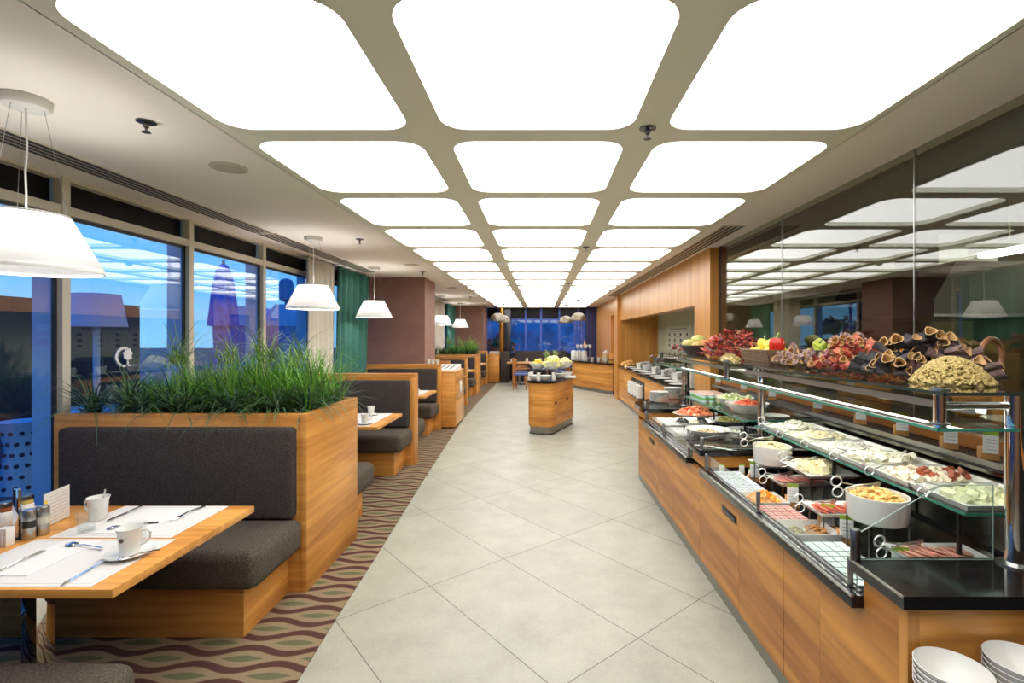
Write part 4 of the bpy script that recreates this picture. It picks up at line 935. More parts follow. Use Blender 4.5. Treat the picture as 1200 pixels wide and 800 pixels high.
# front row trays
tray(1.125, 2.585, 1.325, 2.775, DK, 'white dish of orange apricot cubes in the front row')
pile('dried_apricots', 'orange apricot cubes in the front white dish', fm('apricot', 236,158,52), 1.225, 2.68, DK+.006, .08, .075, .05, 60, .026, 'cube', 3)
tray(1.12, 2.145, 1.33, 2.325, DK, 'white dish of nuts and seeds in the front row', .045)
pile('mixed_nuts', 'brown walnut pieces in the front white dish, right half', fm('walnut', 178,126,70), 1.27, 2.235, DK+.008, .045, .07, .04, 55, .02, 'flake', 4); pile('seeds', 'grey green seeds in the front white dish, left half', fm('seeds', 160,150,110), 1.175, 2.235, DK+.008, .04, .07, .035, 70, .012, 'ball', 5)
for i, (px, yy) in enumerate(((884,None),(928,None),(968,None),(990,None),(1030,1.86))):
    y_ = Yat(px, 1.36) if yy is None else yy
    card.put((1.36, y_, DK), math.radians(-20), 'label card on a wooden block behind the front packs, %s from the far end' % ORD[i])
for i, (x, y) in enumerate(((1.20,3.24),(1.33,3.235),(1.34,3.12))): card.put((x, y, DK), math.radians(-15), 'small label card tucked beside the black step, %s from the aisle' % ORD[i], None, .8)
# wire stands and platters
def stand(x0, y0, x1, y1, z, lab):
    t = T('wire_stand', lab, 'stand', 'black wire plate stands'); m = MB()
    for x in (x0, x1):
        for y in (y0, y1): part('leg', MB().cyl((x,y,DK),(x,y,z-.006),.0035,n=6), MT['dsteel'], t)
    part('top_wire', MB().tube([(x0,y0,z-.004),(x1,y0,z-.004),(x1,y1,z-.004),(x0,y1,z-.004)], .0035, 6, True), MT['dsteel'], t)
def roundpot(x, y, z, r, hgt, lab, name='white_pot'):
    return solo(name, MB().lathe([(1e-5,0),(r*.9,0),(r*.96,.008),(r,hgt),(r-.006,hgt),(r*.93,.012),(1e-5,.012)], (x,y,z), 36), MT['white'], lab, 'pot', 'white pots')
stand(1.31,2.85,1.46,2.99,.862,'wire stand under the white pot of creamy salad'); roundpot(1.385, 2.92, .862, .108, .105, 'deep white pot of creamy salad beside the middle post')
pile('creamy_salad', 'creamy salad with green bits in the white pot', fm('cream_salad', 226,216,172,.4,.15,30), 1.385, 2.92, .935, .098, .098, .05, 60, .028, 'flake', 6)
stand(1.30,1.93,1.46,2.07,.868,'wire stand under the white pot of golden flakes'); roundpot(1.38, 2.00, .868, .112, .105, 'deep white pot of golden flakes near the sloping glass')
pile('golden_flakes', 'golden crumbly flakes in the near white pot', fm('flakes', 226,186,110,.5,.3,40), 1.38, 2.00, .945, .102, .102, .05, 150, .022, 'flake', 7)
stand(1.40,2.53,1.62,2.76,.882,'wire stand under the white plate of cheese blocks'); tray(1.375, 2.50, 1.645, 2.79, .882, 'square white plate of pale cheese blocks on the wire stand', .02, 'square_plate', 'plate', .03)
pile('cheese_blocks', 'pale cheese blocks on the square white plate', fm('cheese', 240,228,182,.5,.08,30), 1.51, 2.66, .890, .09, .09, .035, 26, .042, 'cube', 8)
ham = fm('ham', 236,164,150,.4,.2,30); sal = fm('salami', 214,116,92,.45,.3,60); pro = fm('prosciutto', 232,166,146,.4,.25,50)
def meats(x, y, w, l_, z, m, lab, n, seed, nm):
    q = random.Random(seed); mb = MB()
    for k in range(n):
        u = k/(n-1)-.5; M = TRS((x+u*w*.8, y+q.uniform(-.01,.01), z+.012+.004*(k%2)), q.uniform(-.2,.2), q.uniform(-.1,.1), .22)
        mb.lathe([(1e-5,0),(1,0),(1,.003),(1e-5,.003)], n=14, M=M @ Matrix.Diagonal((.034, l_*.34, 1, 1)))
    return solo(nm, mb, m, lab, 'food', kind='stuff')
stand(1.34,2.70,1.57,2.82,.79,'low wire stand under the pink ham platter'); tray(1.31, 2.665, 1.60, 2.845, .79, 'long white platter of pink ham below the cheese plate', .022, 'long_platter', 'platter', .025); meats(1.46, 2.755, .26, .15, .795, ham, 'pink ham slices fanned below the cheese plate', 12, 9, 'ham_slices')
stand(1.36,3.04,1.62,3.14,.80,'low wire stand under the bread platter'); tray(1.34, 3.01, 1.66, 3.17, .80, 'long white platter of pale bread slices below the salad pot', .02, 'long_platter', 'platter', .02); meats(1.50, 3.09, .30, .13, .806, fm('breadslice', 226,196,140), 'pale bread slices on the platter below the salad pot', 14, 10, 'bread_slices')
stand(1.30,2.24,1.52,2.36,.79,'low wire stand under the salami platter'); tray(1.27, 2.21, 1.57, 2.39, .79, 'long white platter of dark red salami left of the flake pot', .022, 'long_platter', 'platter', .025); meats(1.42, 2.30, .26, .15, .795, sal, 'dark red salami slices left of the flake pot', 13, 11, 'salami_slices')
stand(1.36,1.80,1.60,1.88,.79,'low wire stand under the prosciutto platter'); tray(1.33, 1.765, 1.64, 1.905, .79, 'long white platter of rosy cured ham behind the sloping glass', .022, 'long_platter', 'platter', .02); meats(1.48, 1.835, .27, .12, .795, pro, 'rosy cured ham slices behind the sloping glass', 13, 12, 'cured_ham_slices')
# ---- six cheese trays on the glass shelf
fd = [('white cheese curds heaped','curds',(240,236,220),'flake',.030,.05),('crumbly feta with yellow bits','feta',(240,232,196),'cube',.022,.025),('grated white cheese with speckles','grated_cheese',(238,234,224),'stick',.018,.03),('plain sliced white cheese','cheese_slices',(240,234,214),'slice',.05,.02),('white cheese with reddish date pieces','date_cheese',(234,220,196),'cube',.024,.025),('pale green tinted cheese cubes','cheese_cubes',(228,228,190),'cube',.024,.022)]
for i, (d_, nm, c_, kd_, sz, hh) in enumerate(fd):
    y1 = 3.405-.280*i; y0 = y1-.274
    tray(1.515, y0, 1.885, y1, .9945, 'white tray of %s, %s of six from the middle post' % (d_, ORD[i]), .022, 'cheese_tray', 'tray', .014)
    pile(nm, '%s on the %s tray from the middle post' % (d_, ORD[i]), fm('food_'+nm, *c_, .55, .1, 30), 1.70, (y0+y1)/2, 1.0005, .15, .105, hh, 70, sz, kd_, 30+i)
    if i == 4: pile('date_pieces', 'reddish brown date pieces on the fifth cheese tray', fm('dates', 160,76,44), 1.74, (y0+y1)/2-.03, 1.012, .12, .07, .02, 16, .026, 'cube', 41, core=False)
# ---- tongs
MT['bright'] = mat('bright_steel', S(236,236,236), .3, .8)
tg = T('serving_tongs', 'x', 'tongs', 'steel scissor tongs', loc=(0,0,0))
for s_ in (-1, 1):
    m = MB(); m.tube([(-.080+.024*math.cos(2*PI*k/16), s_*.004, s_*.021+.020*math.sin(2*PI*k/16)) for k in range(16)], .0030, 6, True); part('loop_handle', m, MT['bright'], tg)
    m = MB(); m.tube([(-.058, s_*.004, s_*.016), (.0, s_*.004, .002), (.06, s_*.004, -s_*.006), (.10, s_*.004, -s_*.006)], [.0028,.003,.003,.004], 6); m.ball((.105, s_*.004, -s_*.006), .016, 1.1, .35, .6, 8, 4); part('arm', m, MT['steel'], tg)
tong = Rep(tg)
for i, y in enumerate((3.31,3.06,2.78,2.50,2.23,1.92)): tong.put((1.572, y, 1.030), math.radians(8), 'steel tongs with loop handles on the %s cheese tray from the middle post' % ORD[i])
for x, y, z, r_, lb in ((1.30,2.95,1.0,10,'steel tongs across the rim of the creamy salad pot'),(1.32,2.755,.836,15,'steel tongs on the pink ham platter'),(1.29,2.30,.836,10,'steel tongs on the salami platter'),(1.30,2.02,1.0,8,'steel tongs across the rim of the golden flake pot'),(1.34,1.83,.836,14,'steel tongs on the cured ham platter'),(1.40,2.66,.95,5,'steel serving tongs on the cheese block plate')):
    tong.put((x, y, z), math.radians(r_), lb)
# ---- far well (section A)
tray(1.14, 4.62, 1.36, 5.06, .745, 'long empty white tray nearest the far black slab', .03, 'long_tray', 'tray'); tray(1.14, 4.16, 1.34, 4.58, .735, 'second long white tray, in front of the olive plate', .03, 'long_tray', 'tray')
for y0, lb in ((4.66,'black riser block under the farther long white tray'),(4.20,'black riser block under the second long white tray')): solo('riser_block', MB().box(1.17, y0, DK, 1.31, y0+.33, .745 if y0 > 4.4 else .735), MT['deck'], lb, 'riser')
def oval(x, y, z, rx, ry, hgt, lab, rz=0, name='oval_dish', mm='white'):
    return solo(name, MB().lathe([(1e-5,0),(.5,0),(.56,.06),(.9,.7),(1,1),(.965,1),(.86,.72),(.5,.14),(1e-5,.12)], (0,0,0), 36, M=Matrix.Translation(Vector((x,y,z))) @ Matrix.Rotation(rz,4,'Z') @ Matrix.Diagonal((rx,ry,hgt,1))), MT[mm], lab, 'dish', 'oval white dishes')
def on_stand(x, y, rx, ry, z, lab): stand(x-rx*.35, y-ry*.35, x+rx*.35, y+ry*.35, z, lab)
on_stand(1.495,4.74,.2,.19,.845,'wire stand under the salmon plate'); oval(1.495,4.74,.845,.215,.19,.03,'broad white plate heaped with orange salmon slices'); pile('salmon_slices','orange salmon slices heaped on the broad white plate', fm('salmon', 240,146,104,.35,.18,40), 1.495,4.74,.855,.17,.15,.085,80,.045,'slice',50)
on_stand(1.345,4.32,.18,.17,.835,'wire stand under the black olive plate'); oval(1.345,4.32,.835,.19,.17,.04,'white plate of black olives around a creamy dip')
for k, (dx, dy) in enumerate(((-.09,0),(.08,.03))): pile('black_olives','black olives on the white plate, %s cluster' % ('left','right')[k], fm('olive_black', 44,40,36,.3), 1.345+dx,4.32+dy,.85,.055,.09,.045,40,.022,'ball',51+k)
pile('creamy_dip','pale creamy dip between the black olives', fm('dip', 226,220,180), 1.345,4.30,.85,.04,.06,.03,14,.03,'flake',53)
on_stand(1.345,3.93,.17,.16,.80,'wire stand under the beige grain bowl'); oval(1.345,3.93,.80,.18,.16,.075,'white oval bowl of beige grains in front of the olives'); pile('beige_grains','beige grains in the white oval bowl', fm('grains', 206,176,134,.5,.3,60), 1.345,3.93,.825,.12,.11,.05,110,.018,'flake',54)
on_stand(1.66,4.30,.16,.16,.84,'wire stand under the green olive dish'); oval(1.66,4.30,.84,.17,.16,.05,'oval dish of green olives below the glass shelf'); pile('green_olives','green olives in the oval dish', fm('olive_green', 156,146,74,.35,.3,60), 1.66,4.30,.855,.12,.12,.06,80,.024,'ball',55)
on_stand(1.64,3.88,.16,.15,.79,'wire stand under the dark olive bowl'); oval(1.64,3.88,.79,.19,.16,.085,'deep oval bowl of dark olives beside the middle post'); pile('dark_olives','dark glossy olives in the deep oval bowl', fm('olive_dark', 40,42,36,.3), 1.66,3.90,.82,.11,.10,.07,70,.026,'ball',56); pile('white_cheese_strips','white cheese strips beside the dark olives', fm('strips', 226,226,206), 1.53,3.84,.83,.05,.06,.04,14,.03,'stick',57)
# shelf A
yg = T('yogurt_pot', 'x', 'yogurt pot', 'little yogurt pots', loc=(0,0,0)); ygm = mat('yogurt_cup', S(206,232,236), .35)
part('cup', MB().lathe([(1e-5,0),(.026,0),(.031,.062),(1e-5,.062)], n=14), ygm, yg); part('foil_lid', MB().lathe([(1e-5,.062),(.034,.062),(.034,.065),(1e-5,.065)], n=14), mat('yogurt_lid', S(236,190,180), .4, vary=.3, vscale=20), yg); part('green_print', MB().lathe([(.0272,.012),(.0295,.038)], n=14, cap=False), mat('yogurt_green', S(120,190,96), .4), yg)
yrep = Rep(yg)
for j in range(6):
    for i in range(4): yrep.put((1.56+i*.07, 4.66+j*.07, .9945), .3*i, 'pink lidded yogurt pot, %s row from the near side, %s from the aisle' % (ORD[j], ORD[i]))
def oval_on(x, y, z, *a, **k): return oval(x, y, z, *a, **k)
oval(1.73,4.36,.9945,.17,.17,.08,'white bowl of shredded leek sticks on the glass shelf'); pile('leek_sticks','pale green and white leek sticks in the white bowl', fm('leek', 214,222,170,.5,.2,20), 1.73,4.36,1.02,.12,.12,.07,50,.07,'stick',60)
oval(1.68,3.97,.9945,.17,.155,.085,'white bowl of chopped red salad beside the middle post'); pile('red_salad','chopped red salad in the bowl beside the middle post', fm('redsalad', 214,104,70,.4,.3,50), 1.68,3.97,1.02,.12,.11,.075,80,.032,'cube',61)
oval(1.80,3.74,.9945,.10,.10,.02,'small flat white plate behind the middle post', name='round_plate')
# plates at far end
pl = Rep(solo('dinner_plate', MB().lathe([(1e-5,.002),(.06,0),(.068,.004),(.11,.014),(.11,.017),(.066,.009),(1e-5,.008)], n=32), MT['white'], 'x', 'plate', loc=(0,0,0)))
for sx, sy, n, nm in ((1.38,5.70,13,'stack nearer the aisle'),(1.62,5.98,15,'stack beside the oak wall')):
    for k in range(n): pl.put((sx, sy, ST+.0085*k), 0, 'white dinner plate in the %s, %s from the bottom' % (nm, ORD[k]), 'stacked dinner plates')
# bowls in end shelf
bw = Rep(solo('salad_bowl', MB().lathe([(1e-5,.0),(.05,0),(.056,.006),(.11,.045),(.137,.095),(.134,.096),(.105,.05),(.05,.012),(1e-5,.010)], n=40), MT['white'], 'x', 'bowl', loc=(0,0,0)))
for sx, sy, n, nm in ((1.147,1.357,5,'left stack'),(1.352,1.362,6,'right stack')):
    for k in range(n): bw.put((sx, sy, .5605+.0155*k), 0, 'white bowl in the %s against the oak buffet end, %s from the bottom' % (nm, ORD[k]), 'stacked white bowls', (.655,.655,.80))
# ================================================================ top shelf: dried vegetables
TS = 1.4415
fl = mat('dried_flesh', S(206,166,110), .7)
def shell_proto(name, cat, r0, r1, L_, outer, n=10, seed=0, group=None, bent=.2, wob=.18):
    q = random.Random(seed); t = T(name, 'x', cat, group, loc=(0,0,0)); K = 6
    def tubev(sc_, inner):
        vs, fs = [], []
        for k in range(K+1):
            u = k/K; r = (r0+(r1-r0)*u)*(.55 if k == 0 else 1)*sc_; cx_ = bent*L_*u*u
            for i in range(n):
                a = 2*PI*i/n; w = 1+wob*math.sin(3*a+seed+u*2)*(.4+.6*u)
                vs.append((cx_+r*w*math.cos(a), r*w*math.sin(a), u*L_+(.004 if inner and k == 0 else 0)))
        for k in range(K):
            for i in range(n): fs.append((k*n+i, k*n+(i+1)%n, (k+1)*n+(i+1)%n, (k+1)*n+i))
        fs.append(tuple(range(n-1,-1,-1))); return vs, fs
    v, f = tubev(1.0, False); m = MB(); m.add(v, f)
    v2, f2 = tubev(.86, True); m2 = MB(); m2.add(v2, f2)
    rim = [(K*n+i, K*n+(i+1)%n, len(v2)*0+K*n+(i+1)%n, K*n+i) for i in range(n)]
    vs = v[K*n:]+v2[K*n:]; m2.add(vs, [(i,(i+1)%n,n+(i+1)%n,n+i) for i in range(n)])
    part('skin', m, outer, t); part('flesh', m2, fl, t); return Rep(t)
def heap(reps, lab, grp, cx, cy, rx, ry, hgt, n, seed, rz=0, z=TS, lift=.020, s=1):
    q = random.Random(seed)
    for k in range(n):
        a = q.uniform(0,2*PI); r = math.sqrt(q.random()); hh = hgt*max(0,1-r**1.6)*(q.uniform(0,.9) if k > n*.5 else 1)
        p = Matrix.Rotation(rz,4,'Z') @ Vector((rx*r*math.cos(a), ry*r*math.sin(a), 0))
        reps[k % len(reps)].put((cx+p.x, cy+p.y, z+lift+hh), 0, lab, grp, s*q.uniform(.85,1.15), (q.uniform(.8,1.5), q.uniform(-.4,.4), q.uniform(0,2*PI)))
egm = [mat('eggplant_skin_%d' % i, S(*c_), .6, vary=.35, vscale=30, bump=.5, bscale=50) for i, c_ in enumerate(((46,42,46),(58,50,52),(112,88,84)))]
eg = [shell_proto('dried_eggplant','dried eggplant',.018,.034,.12,egm[0],12,1,None,.15), shell_proto('dried_eggplant','dried eggplant',.016,.030,.10,egm[1],12,2,None,.3)]
egm2 = [shell_proto('dried_eggplant','dried eggplant',.015,.028,.10,egm[2],12,3,None,.5,.3)]
rdm = [mat('pepper_skin_%d' % i, S(*c_), .45, vary=.4, vscale=40, bump=.5, bscale=60) for i, c_ in enumerate(((176,66,48),(120,44,44),(206,110,74),(150,120,112)))]
rp = [shell_proto('dried_pepper','dried pepper',.017,.023,.042,m_,9,5+i,None,.2,.22) for i, m_ in enumerate(rdm[:3])]
gp = [shell_proto('dried_pepper','dried pepper',.018,.025,.045,rdm[3],9,15,None,.2,.25)]
chm = [mat('chilli_skin_%d' % i, S(*c_), .4, vary=.35, vscale=40) for i, c_ in enumerate(((150,40,34),(96,34,34),(190,70,44)))]
def chilli(i):
    m = MB(); m.tube([(0,0,0),(.012,.004,.02),(.016,.002,.045),(.010,0,.07),(.0,.004,.085)], [.006,.010,.0095,.006,.001], 7); m.tube([(0,0,0),(-.004,0,-.012)], .002, 4)
    return Rep(solo('dried_chilli', m, chm[i], 'x', 'dried chilli', loc=(0,0,0)))
ch = [chilli(i) for i in range(3)]
heap(ch, 'dark red dried chilli in the heap between wicker bowl and basket', 'far red chilli heap', 1.62, 4.06, .24, .48, .20, 190, 71, s=.9)
heap(rp[:1], 'crinkled red pepper in the chilli heap between wicker bowl and basket', 'peppers in the far chilli heap', 1.60, 4.06, .20, .44, .19, 32, 171, s=.85)
heap(ch[:2], 'dried red chilli in the little heap at the far end of the glass shelf', 'far end chilli heap', 1.52, 5.2, .12, .18, .06, 24, 72)
heap(gp, 'grey brown dried pepper in the grey heap in front of the second basket', 'grey dried pepper heap', 1.55, 2.90, .14, .20, .09, 58, 73, lift=.018, s=.82)
heap(rp, 'dried red pepper in the big rusty red heap in the middle of the glass shelf', 'big red pepper heap', 1.60, 2.46, .20, .27, .14, 172, 74, lift=.018, s=.74)
heap(gp, 'pale brown dried pepper on top of the big red heap', 'pale peppers on the red heap', 1.66, 2.60, .10, .12, .05, 24, 75, lift=.135, s=.66)
heap(eg, 'black dried eggplant shell in the tall dark heap', 'black eggplant heap', 1.62, 2.10, .19, .15, .15, 100, 76, lift=.024, s=.62)
heap(egm2, 'mauve dried eggplant shell beside the pale pods', 'mauve eggplant heap', 1.66, 1.97, .13, .10, .10, 44, 77, lift=.024, s=.62)
pile('dried_pods', 'heap of small pale yellow dried pods at the near end of the glass shelf', fm('pods', 184,162,100,.7,.4,90), 1.545, 1.835, TS, .125, .135, .108, 1300, .0135, 'ball', 78, 'dried pods')
pile('dried_flowers', 'small straw coloured heap in front of the basket', fm('straw', 196,176,116,.6,.3,60), 1.42, 3.66, TS, .06, .15, .05, 140, .015, 'flake', 79, 'dried flowers')
wk = mat('wicker', S(120,92,66), .7, bump=.8, bscale=120, vary=.3, vscale=70); wkd = mat('dark_wicker', S(58,42,34), .6, bump=.8, bscale=120)
def basket(x0, y0, x1, y1, hgt, lab, m):
    t = T('wicker_basket', lab, 'basket'); z = TS; fl_ = .02
    mb = MB(); mb.box(x0+fl_, y0+fl_, z, x1-fl_, y1-fl_, z+.008)
    nlev = 7
    for k in range(nlev):
        u = (k+.5)/nlev; e = fl_*(1-u); zz = z+.008+(hgt-.012)*u
        mb.tube([(x0+e,y0+e,zz),(x1-e,y0+e,zz),(x1-e,y1-e,zz),(x0+e,y1-e,zz)], hgt/nlev*.62, 6, True)
    part('woven_side', mb, m, t); part('rim', MB().tube([(x0,y0,z+hgt),(x1,y0,z+hgt),(x1,y1,z+hgt),(x0,y1,z+hgt)], .008, 6, True), m, t)
basket(1.44, 3.10, 1.70, 3.52, .085, 'rectangular wicker basket of yellow peppers in front of the oak post', wk)
basket(1.74, 2.95, 1.98, 3.34, .085, 'second wicker basket of green yellow peppers, behind the grey heap', wkd)
def pepper_proto(nm, m):
    t = T(nm, 'x', 'bell pepper', loc=(0,0,0)); mb = MB(); n = 24; pr = [(.3,-.95),(.75,-.9),(.95,-.5),(1,.1),(.98,.55),(.75,.85),(.35,.82),(1e-4,.68)]; vs = []
    for (r, z) in pr:
        for i in range(n): a = 2*PI*i/n; w = 1+.08*math.cos(4*a); vs.append((.038*r*w*math.cos(a), .038*r*w*math.sin(a), .046*z))
    mb.add(vs, [(k*n+i,k*n+(i+1)%n,(k+1)*n+(i+1)%n,(k+1)*n+i) for k in range(len(pr)-1) for i in range(n)]+[tuple(range(n-1,-1,-1))])
    part('flesh', mb, m, t); part('stem', MB().tube([(0,0,.03),(.003,0,.05),(.012,.002,.062)], [.007,.005,.006], 6), MT['leafl'], t); return Rep(t)
yp = pepper_proto('yellow_pepper', mat('pepper_yellow', S(238,206,70), .22)); rdp = pepper_proto('red_pepper', mat('pepper_red', S(204,44,34), .2)); gpp = pepper_proto('green_pepper', mat('pepper_green', S(196,208,96), .22))
q = random.Random(5)
for k, (x, y, z) in enumerate(((1.50,3.45,.05),(1.58,3.44,.05),(1.65,3.45,.05),(1.50,3.36,.06),(1.58,3.35,.06),(1.65,3.35,.06),(1.52,3.27,.06),(1.62,3.26,.06),(1.55,3.40,.12),(1.62,3.38,.12),(1.56,3.30,.12),(1.64,3.18,.06))):
    yp.put((x, y, TS+z), 0, 'yellow pepper in the first basket, %s from its far end' % ORD[k], None, 1, (q.uniform(.2,1.4), 0, q.uniform(0,6)))
rdp.put((1.53, 3.16, TS+.115), .3, 'glossy red bell pepper standing at the near end of the yellow pepper basket', None, 1.35)
for k, (x, y, z) in enumerate(((1.80,3.28,.05),(1.88,3.27,.05),(1.94,3.28,.05),(1.80,3.18,.06),(1.89,3.17,.06),(1.82,3.07,.06),(1.91,3.06,.06),(1.84,3.22,.12),(1.90,3.14,.12))):
    gpp.put((x, y, TS+z), 0, 'yellow green pepper in the second basket, %s from its far end' % ORD[k], None, 1, (q.uniform(.2,1.4), 0, q.uniform(0,6)))
t = T('wicker_bowl', 'dark round wicker bowl of mixed vegetables near the far end of the shelf', 'basket'); part('woven_side', MB().lathe([(1e-5,0),(.08,0),(.11,.03),(.15,.085),(.142,.085),(.10,.03),(.07,.01),(1e-5,.01)], (1.50,4.72,TS), 30), wkd, t); part('rim', MB().tube([(1.50+.148*math.cos(2*PI*k/24),4.72+.148*math.sin(2*PI*k/24),TS+.087) for k in range(24)], .007, 6, True), wkd, t)
veg = mat('squash_skin', S(206,190,110), .4, vary=.25, vscale=20)
for k, (x, y, z, r, cc, lb) in enumerate(((1.44,4.76,.10,.055,veg,'pale yellow squash at the left of the wicker bowl'),(1.50,4.66,.09,.05,mat('onion',S(216,170,100),.35),'tan onion at the front of the wicker bowl'),(1.55,4.80,.14,.06,mat('gourd',S(196,196,112),.4),'greenish gourd at the back of the wicker bowl'),(1.57,4.68,.10,.05,mat('carrot',S(226,140,90),.4),'orange sweet potato at the right of the wicker bowl'))):
    m = MB(); m.ball((x,y,TS+z), r, 1.25, .9, .9, 16, 10); solo('vegetable', m, cc, lb, 'vegetable')
tmt = T('tomato', 'x', 'tomato', loc=(0,0,0)); part('flesh', MB().ball((0,0,.04), .05, 1, 1, .85, 20, 12), mat('tomato_red', S(212,62,36), .2), tmt); part('calyx', MB().lathe([(.018,.078),(.004,.086),(1e-5,.086)], n=6), MT['leaf'], tmt)
tmt.location = (1.56, 4.38, TS+.10); tmt['label'] = 'bright red tomato on the chilli heap beside the wicker bowl'
t = T('wooden_hoop', 'round brown wooden hoop standing at the back of the glass shelf', 'hoop'); m = MB(); hc = (1.98, 2.14, TS+.092)
m.tube([(hc[0]+.05*math.cos(a_), hc[1]-.105*math.cos(a_)*.2+.03, hc[2]+.112*math.sin(a_)) for a_ in [0]], .01, 6) if False else None
m.tube([(hc[0]+.066*math.cos(2*PI*k/36), hc[1]+.02*math.cos(2*PI*k/36), hc[2]+.076*math.sin(2*PI*k/36)) for k in range(36)], .011, 8, True); part('ring', m, mat('hoop_brown', S(140,94,62), .5, vary=.4, vscale=25), t)
part('foot', MB().box(1.94,2.10,TS,2.02,2.18,TS+.012,.003), wkd, t)
t = T('wooden_box', 'long wooden box of yellow dried slices at the back of the glass shelf', 'box'); part('side', MB().box(1.93,2.33,TS,2.06,2.72,TS+.10,.004), MT['tanwood'], t)
pile('dried_lemon_slices', 'yellow dried slices in the wooden box', fm('lemon', 212,166,56), 1.995, 2.52, TS+.10, .06, .18, .05, 40, .05, 'slice', 80)
# ================================================================ kitchen behind the glass
t = T('extractor_hood', 'big dark extractor hood in the kitchen behind the glass', 'hood'); part('canopy', MB().prism([(3.55,1.82),(5.0,1.82),(5.0,2.30),(3.75,2.30),(3.55,1.95)], 4.4, 6.0, 'y'), mat('hood_dark', S(46,42,38), .6), t); part('duct', MB().box(4.0,4.9,2.30,4.6,5.5,HC-.03), MT['dsteel'], t); part('rim', MB().box(3.54,4.39,1.80,5.01,6.01,1.825), MT['dsteel'], t)
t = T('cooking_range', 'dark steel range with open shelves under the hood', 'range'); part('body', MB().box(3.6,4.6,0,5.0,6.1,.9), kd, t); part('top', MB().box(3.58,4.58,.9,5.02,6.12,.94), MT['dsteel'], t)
for z in (1.25, 1.5): part('shelf', MB().box(3.7,5.7,z,4.9,6.1,z+.02), MT['dsteel'], t)
for x in (3.7,4.88): part('upright', MB().box(x,6.05,.94,x+.02,6.1,1.52), MT['dsteel'], t)
t = T('fluorescent_light', 'bright fluorescent fitting in the kitchen at the right photo edge', 'ceiling light'); part('tube', MB().box(3.5,2.6,2.25,3.62,3.9,2.28), emis('fluoro', (.9,.97,1,1), 8), t); part('housing', MB().box(3.46,2.55,2.282,3.66,3.95,2.34), MT['white2'], t)
for y in (2.8,3.7): part('hanger', MB().cyl((3.56,y,2.34),(3.56,y,HC-.03),.006), MT['steel'], t)
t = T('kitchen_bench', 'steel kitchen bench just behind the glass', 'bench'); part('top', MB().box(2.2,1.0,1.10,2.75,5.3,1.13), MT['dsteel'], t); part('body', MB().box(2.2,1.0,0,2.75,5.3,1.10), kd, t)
for x, y, lb in ((2.42,2.45,'large white bowl on the kitchen bench behind the near post'),(2.45,3.3,'white bowl on the kitchen bench behind the cheese trays')): oval(x,y,1.13,.16,.16,.07,lb)
for y, lb in ((2.15,'wooden block on the kitchen bench behind the near post'),(2.75,'wooden block on the kitchen bench beside the white bowl')): solo('wooden_block', MB().box(2.62,y,1.13,2.70,y+.35,1.28,.004), WB, lb, 'block')
t = T('tall_refrigerator', 'tall steel refrigerator beside the olive kitchen wall', 'refrigerator'); part('body', MB().box(5.0,2.4,0,5.48,3.6,2.1,.01), kd, t); part('door', MB().box(4.97,2.42,.1,5.0,3.58,2.08,.006), MT['dsteel'], t); part('handle', MB().cyl((4.94,2.5,.9),(4.94,2.5,1.5),.012), MT['chrome'], t)
t = T('fluorescent_light', 'kitchen wall light beyond the right photo edge', 'ceiling light'); part('tube', MB().box(5.36,1.2,2.3,5.46,4.6,2.4), emis('fluoro_wall', (1,1,.82,1), 20), t); part('housing', MB().box(5.462,1.15,2.25,5.498,4.65,2.45), MT['white2'], t)  # unseen lamp, added out of view to brighten the kitchen walls
# ================================================================ niche counter
t = T('niche_counter', 'oak counter with a black top in the serving niche, cups along it', 'counter')
part('body', MB().box(1.96,6.52,.08,2.9,12.34,.84), MT['woodh'], t); part('black_top', MB().box(1.93,6.50,.84,2.94,12.35,.88,.003), MT['black'], t); part('kickplate', MB().box(1.98,6.52,0,2.88,12.34,.08), MT['kick'], t)
part('recess', MB().box(1.955,9.25,.42,1.961,10.55,.74), MT['blackmat'], t); part('recess_shelf', MB().box(1.86,9.25,.40,1.96,10.55,.42), MT['blackmat'], t)
for k in range(4): solo('cup_stack', MB().lathe([(1e-5,0),(.07,0),(.08,.03),(.072,.035),(.08,.10),(.072,.105),(.08,.17),(.072,.175),(.08,.24),(.07,.25),(1e-5,.25)], (1.91, 9.42+.31*k, .4205), 20), MT['white'], 'tall white bowl stack in the niche counter recess, %s from the camera' % ORD[k], 'crockery', 'white stacks in the counter recess')
q = random.Random(3)
for k in range(9): sauc.put((2.06+.05*(k%2), 7.3+.5*k, .8805), 0, 'white saucer along the front of the niche counter, %s from the camera' % ORD[k], None, 1.9)
for k in range(18): cup.put((2.2+.14*(k%3), 7.2+.25*k, .8805), q.uniform(0,6), 'white cup on the niche counter, %s from the camera, %s row' % (ORD[k], ('front','middle','back')[k%3]), 'cups on the niche counter', 1.7)
for k in range(5): oval(2.62, 7.6+.75*k, .8805, .14,.14,.09, 'white serving bowl at the back of the niche counter, %s from the camera' % ORD[k])
pile('bread_loaf_slices','golden bread slices at the far end of the niche counter', fm('bread',214,160,84), 2.15, 11.95, .881, .16,.22,.14, 30, .11, 'slice', 90)
t = T('toaster', 'dark roll top toaster with steel handles on the niche counter', 'toaster'); m = MB(); m.prism([(9.55,.881),(10.35,.881),(10.35,1.12),(10.2,1.2),(9.7,1.2),(9.55,1.12)], 2.35, 2.85, 'x'); part('body', m, mat('toaster_dark', S(58,60,50), .25, .3), t)
for y in (9.65,10.25): part('handle', MB().tube([(2.34,y,1.0),(2.28,y,1.05),(2.28,y,1.18),(2.34,y,1.22)], .012, 6), MT['steel'], t)
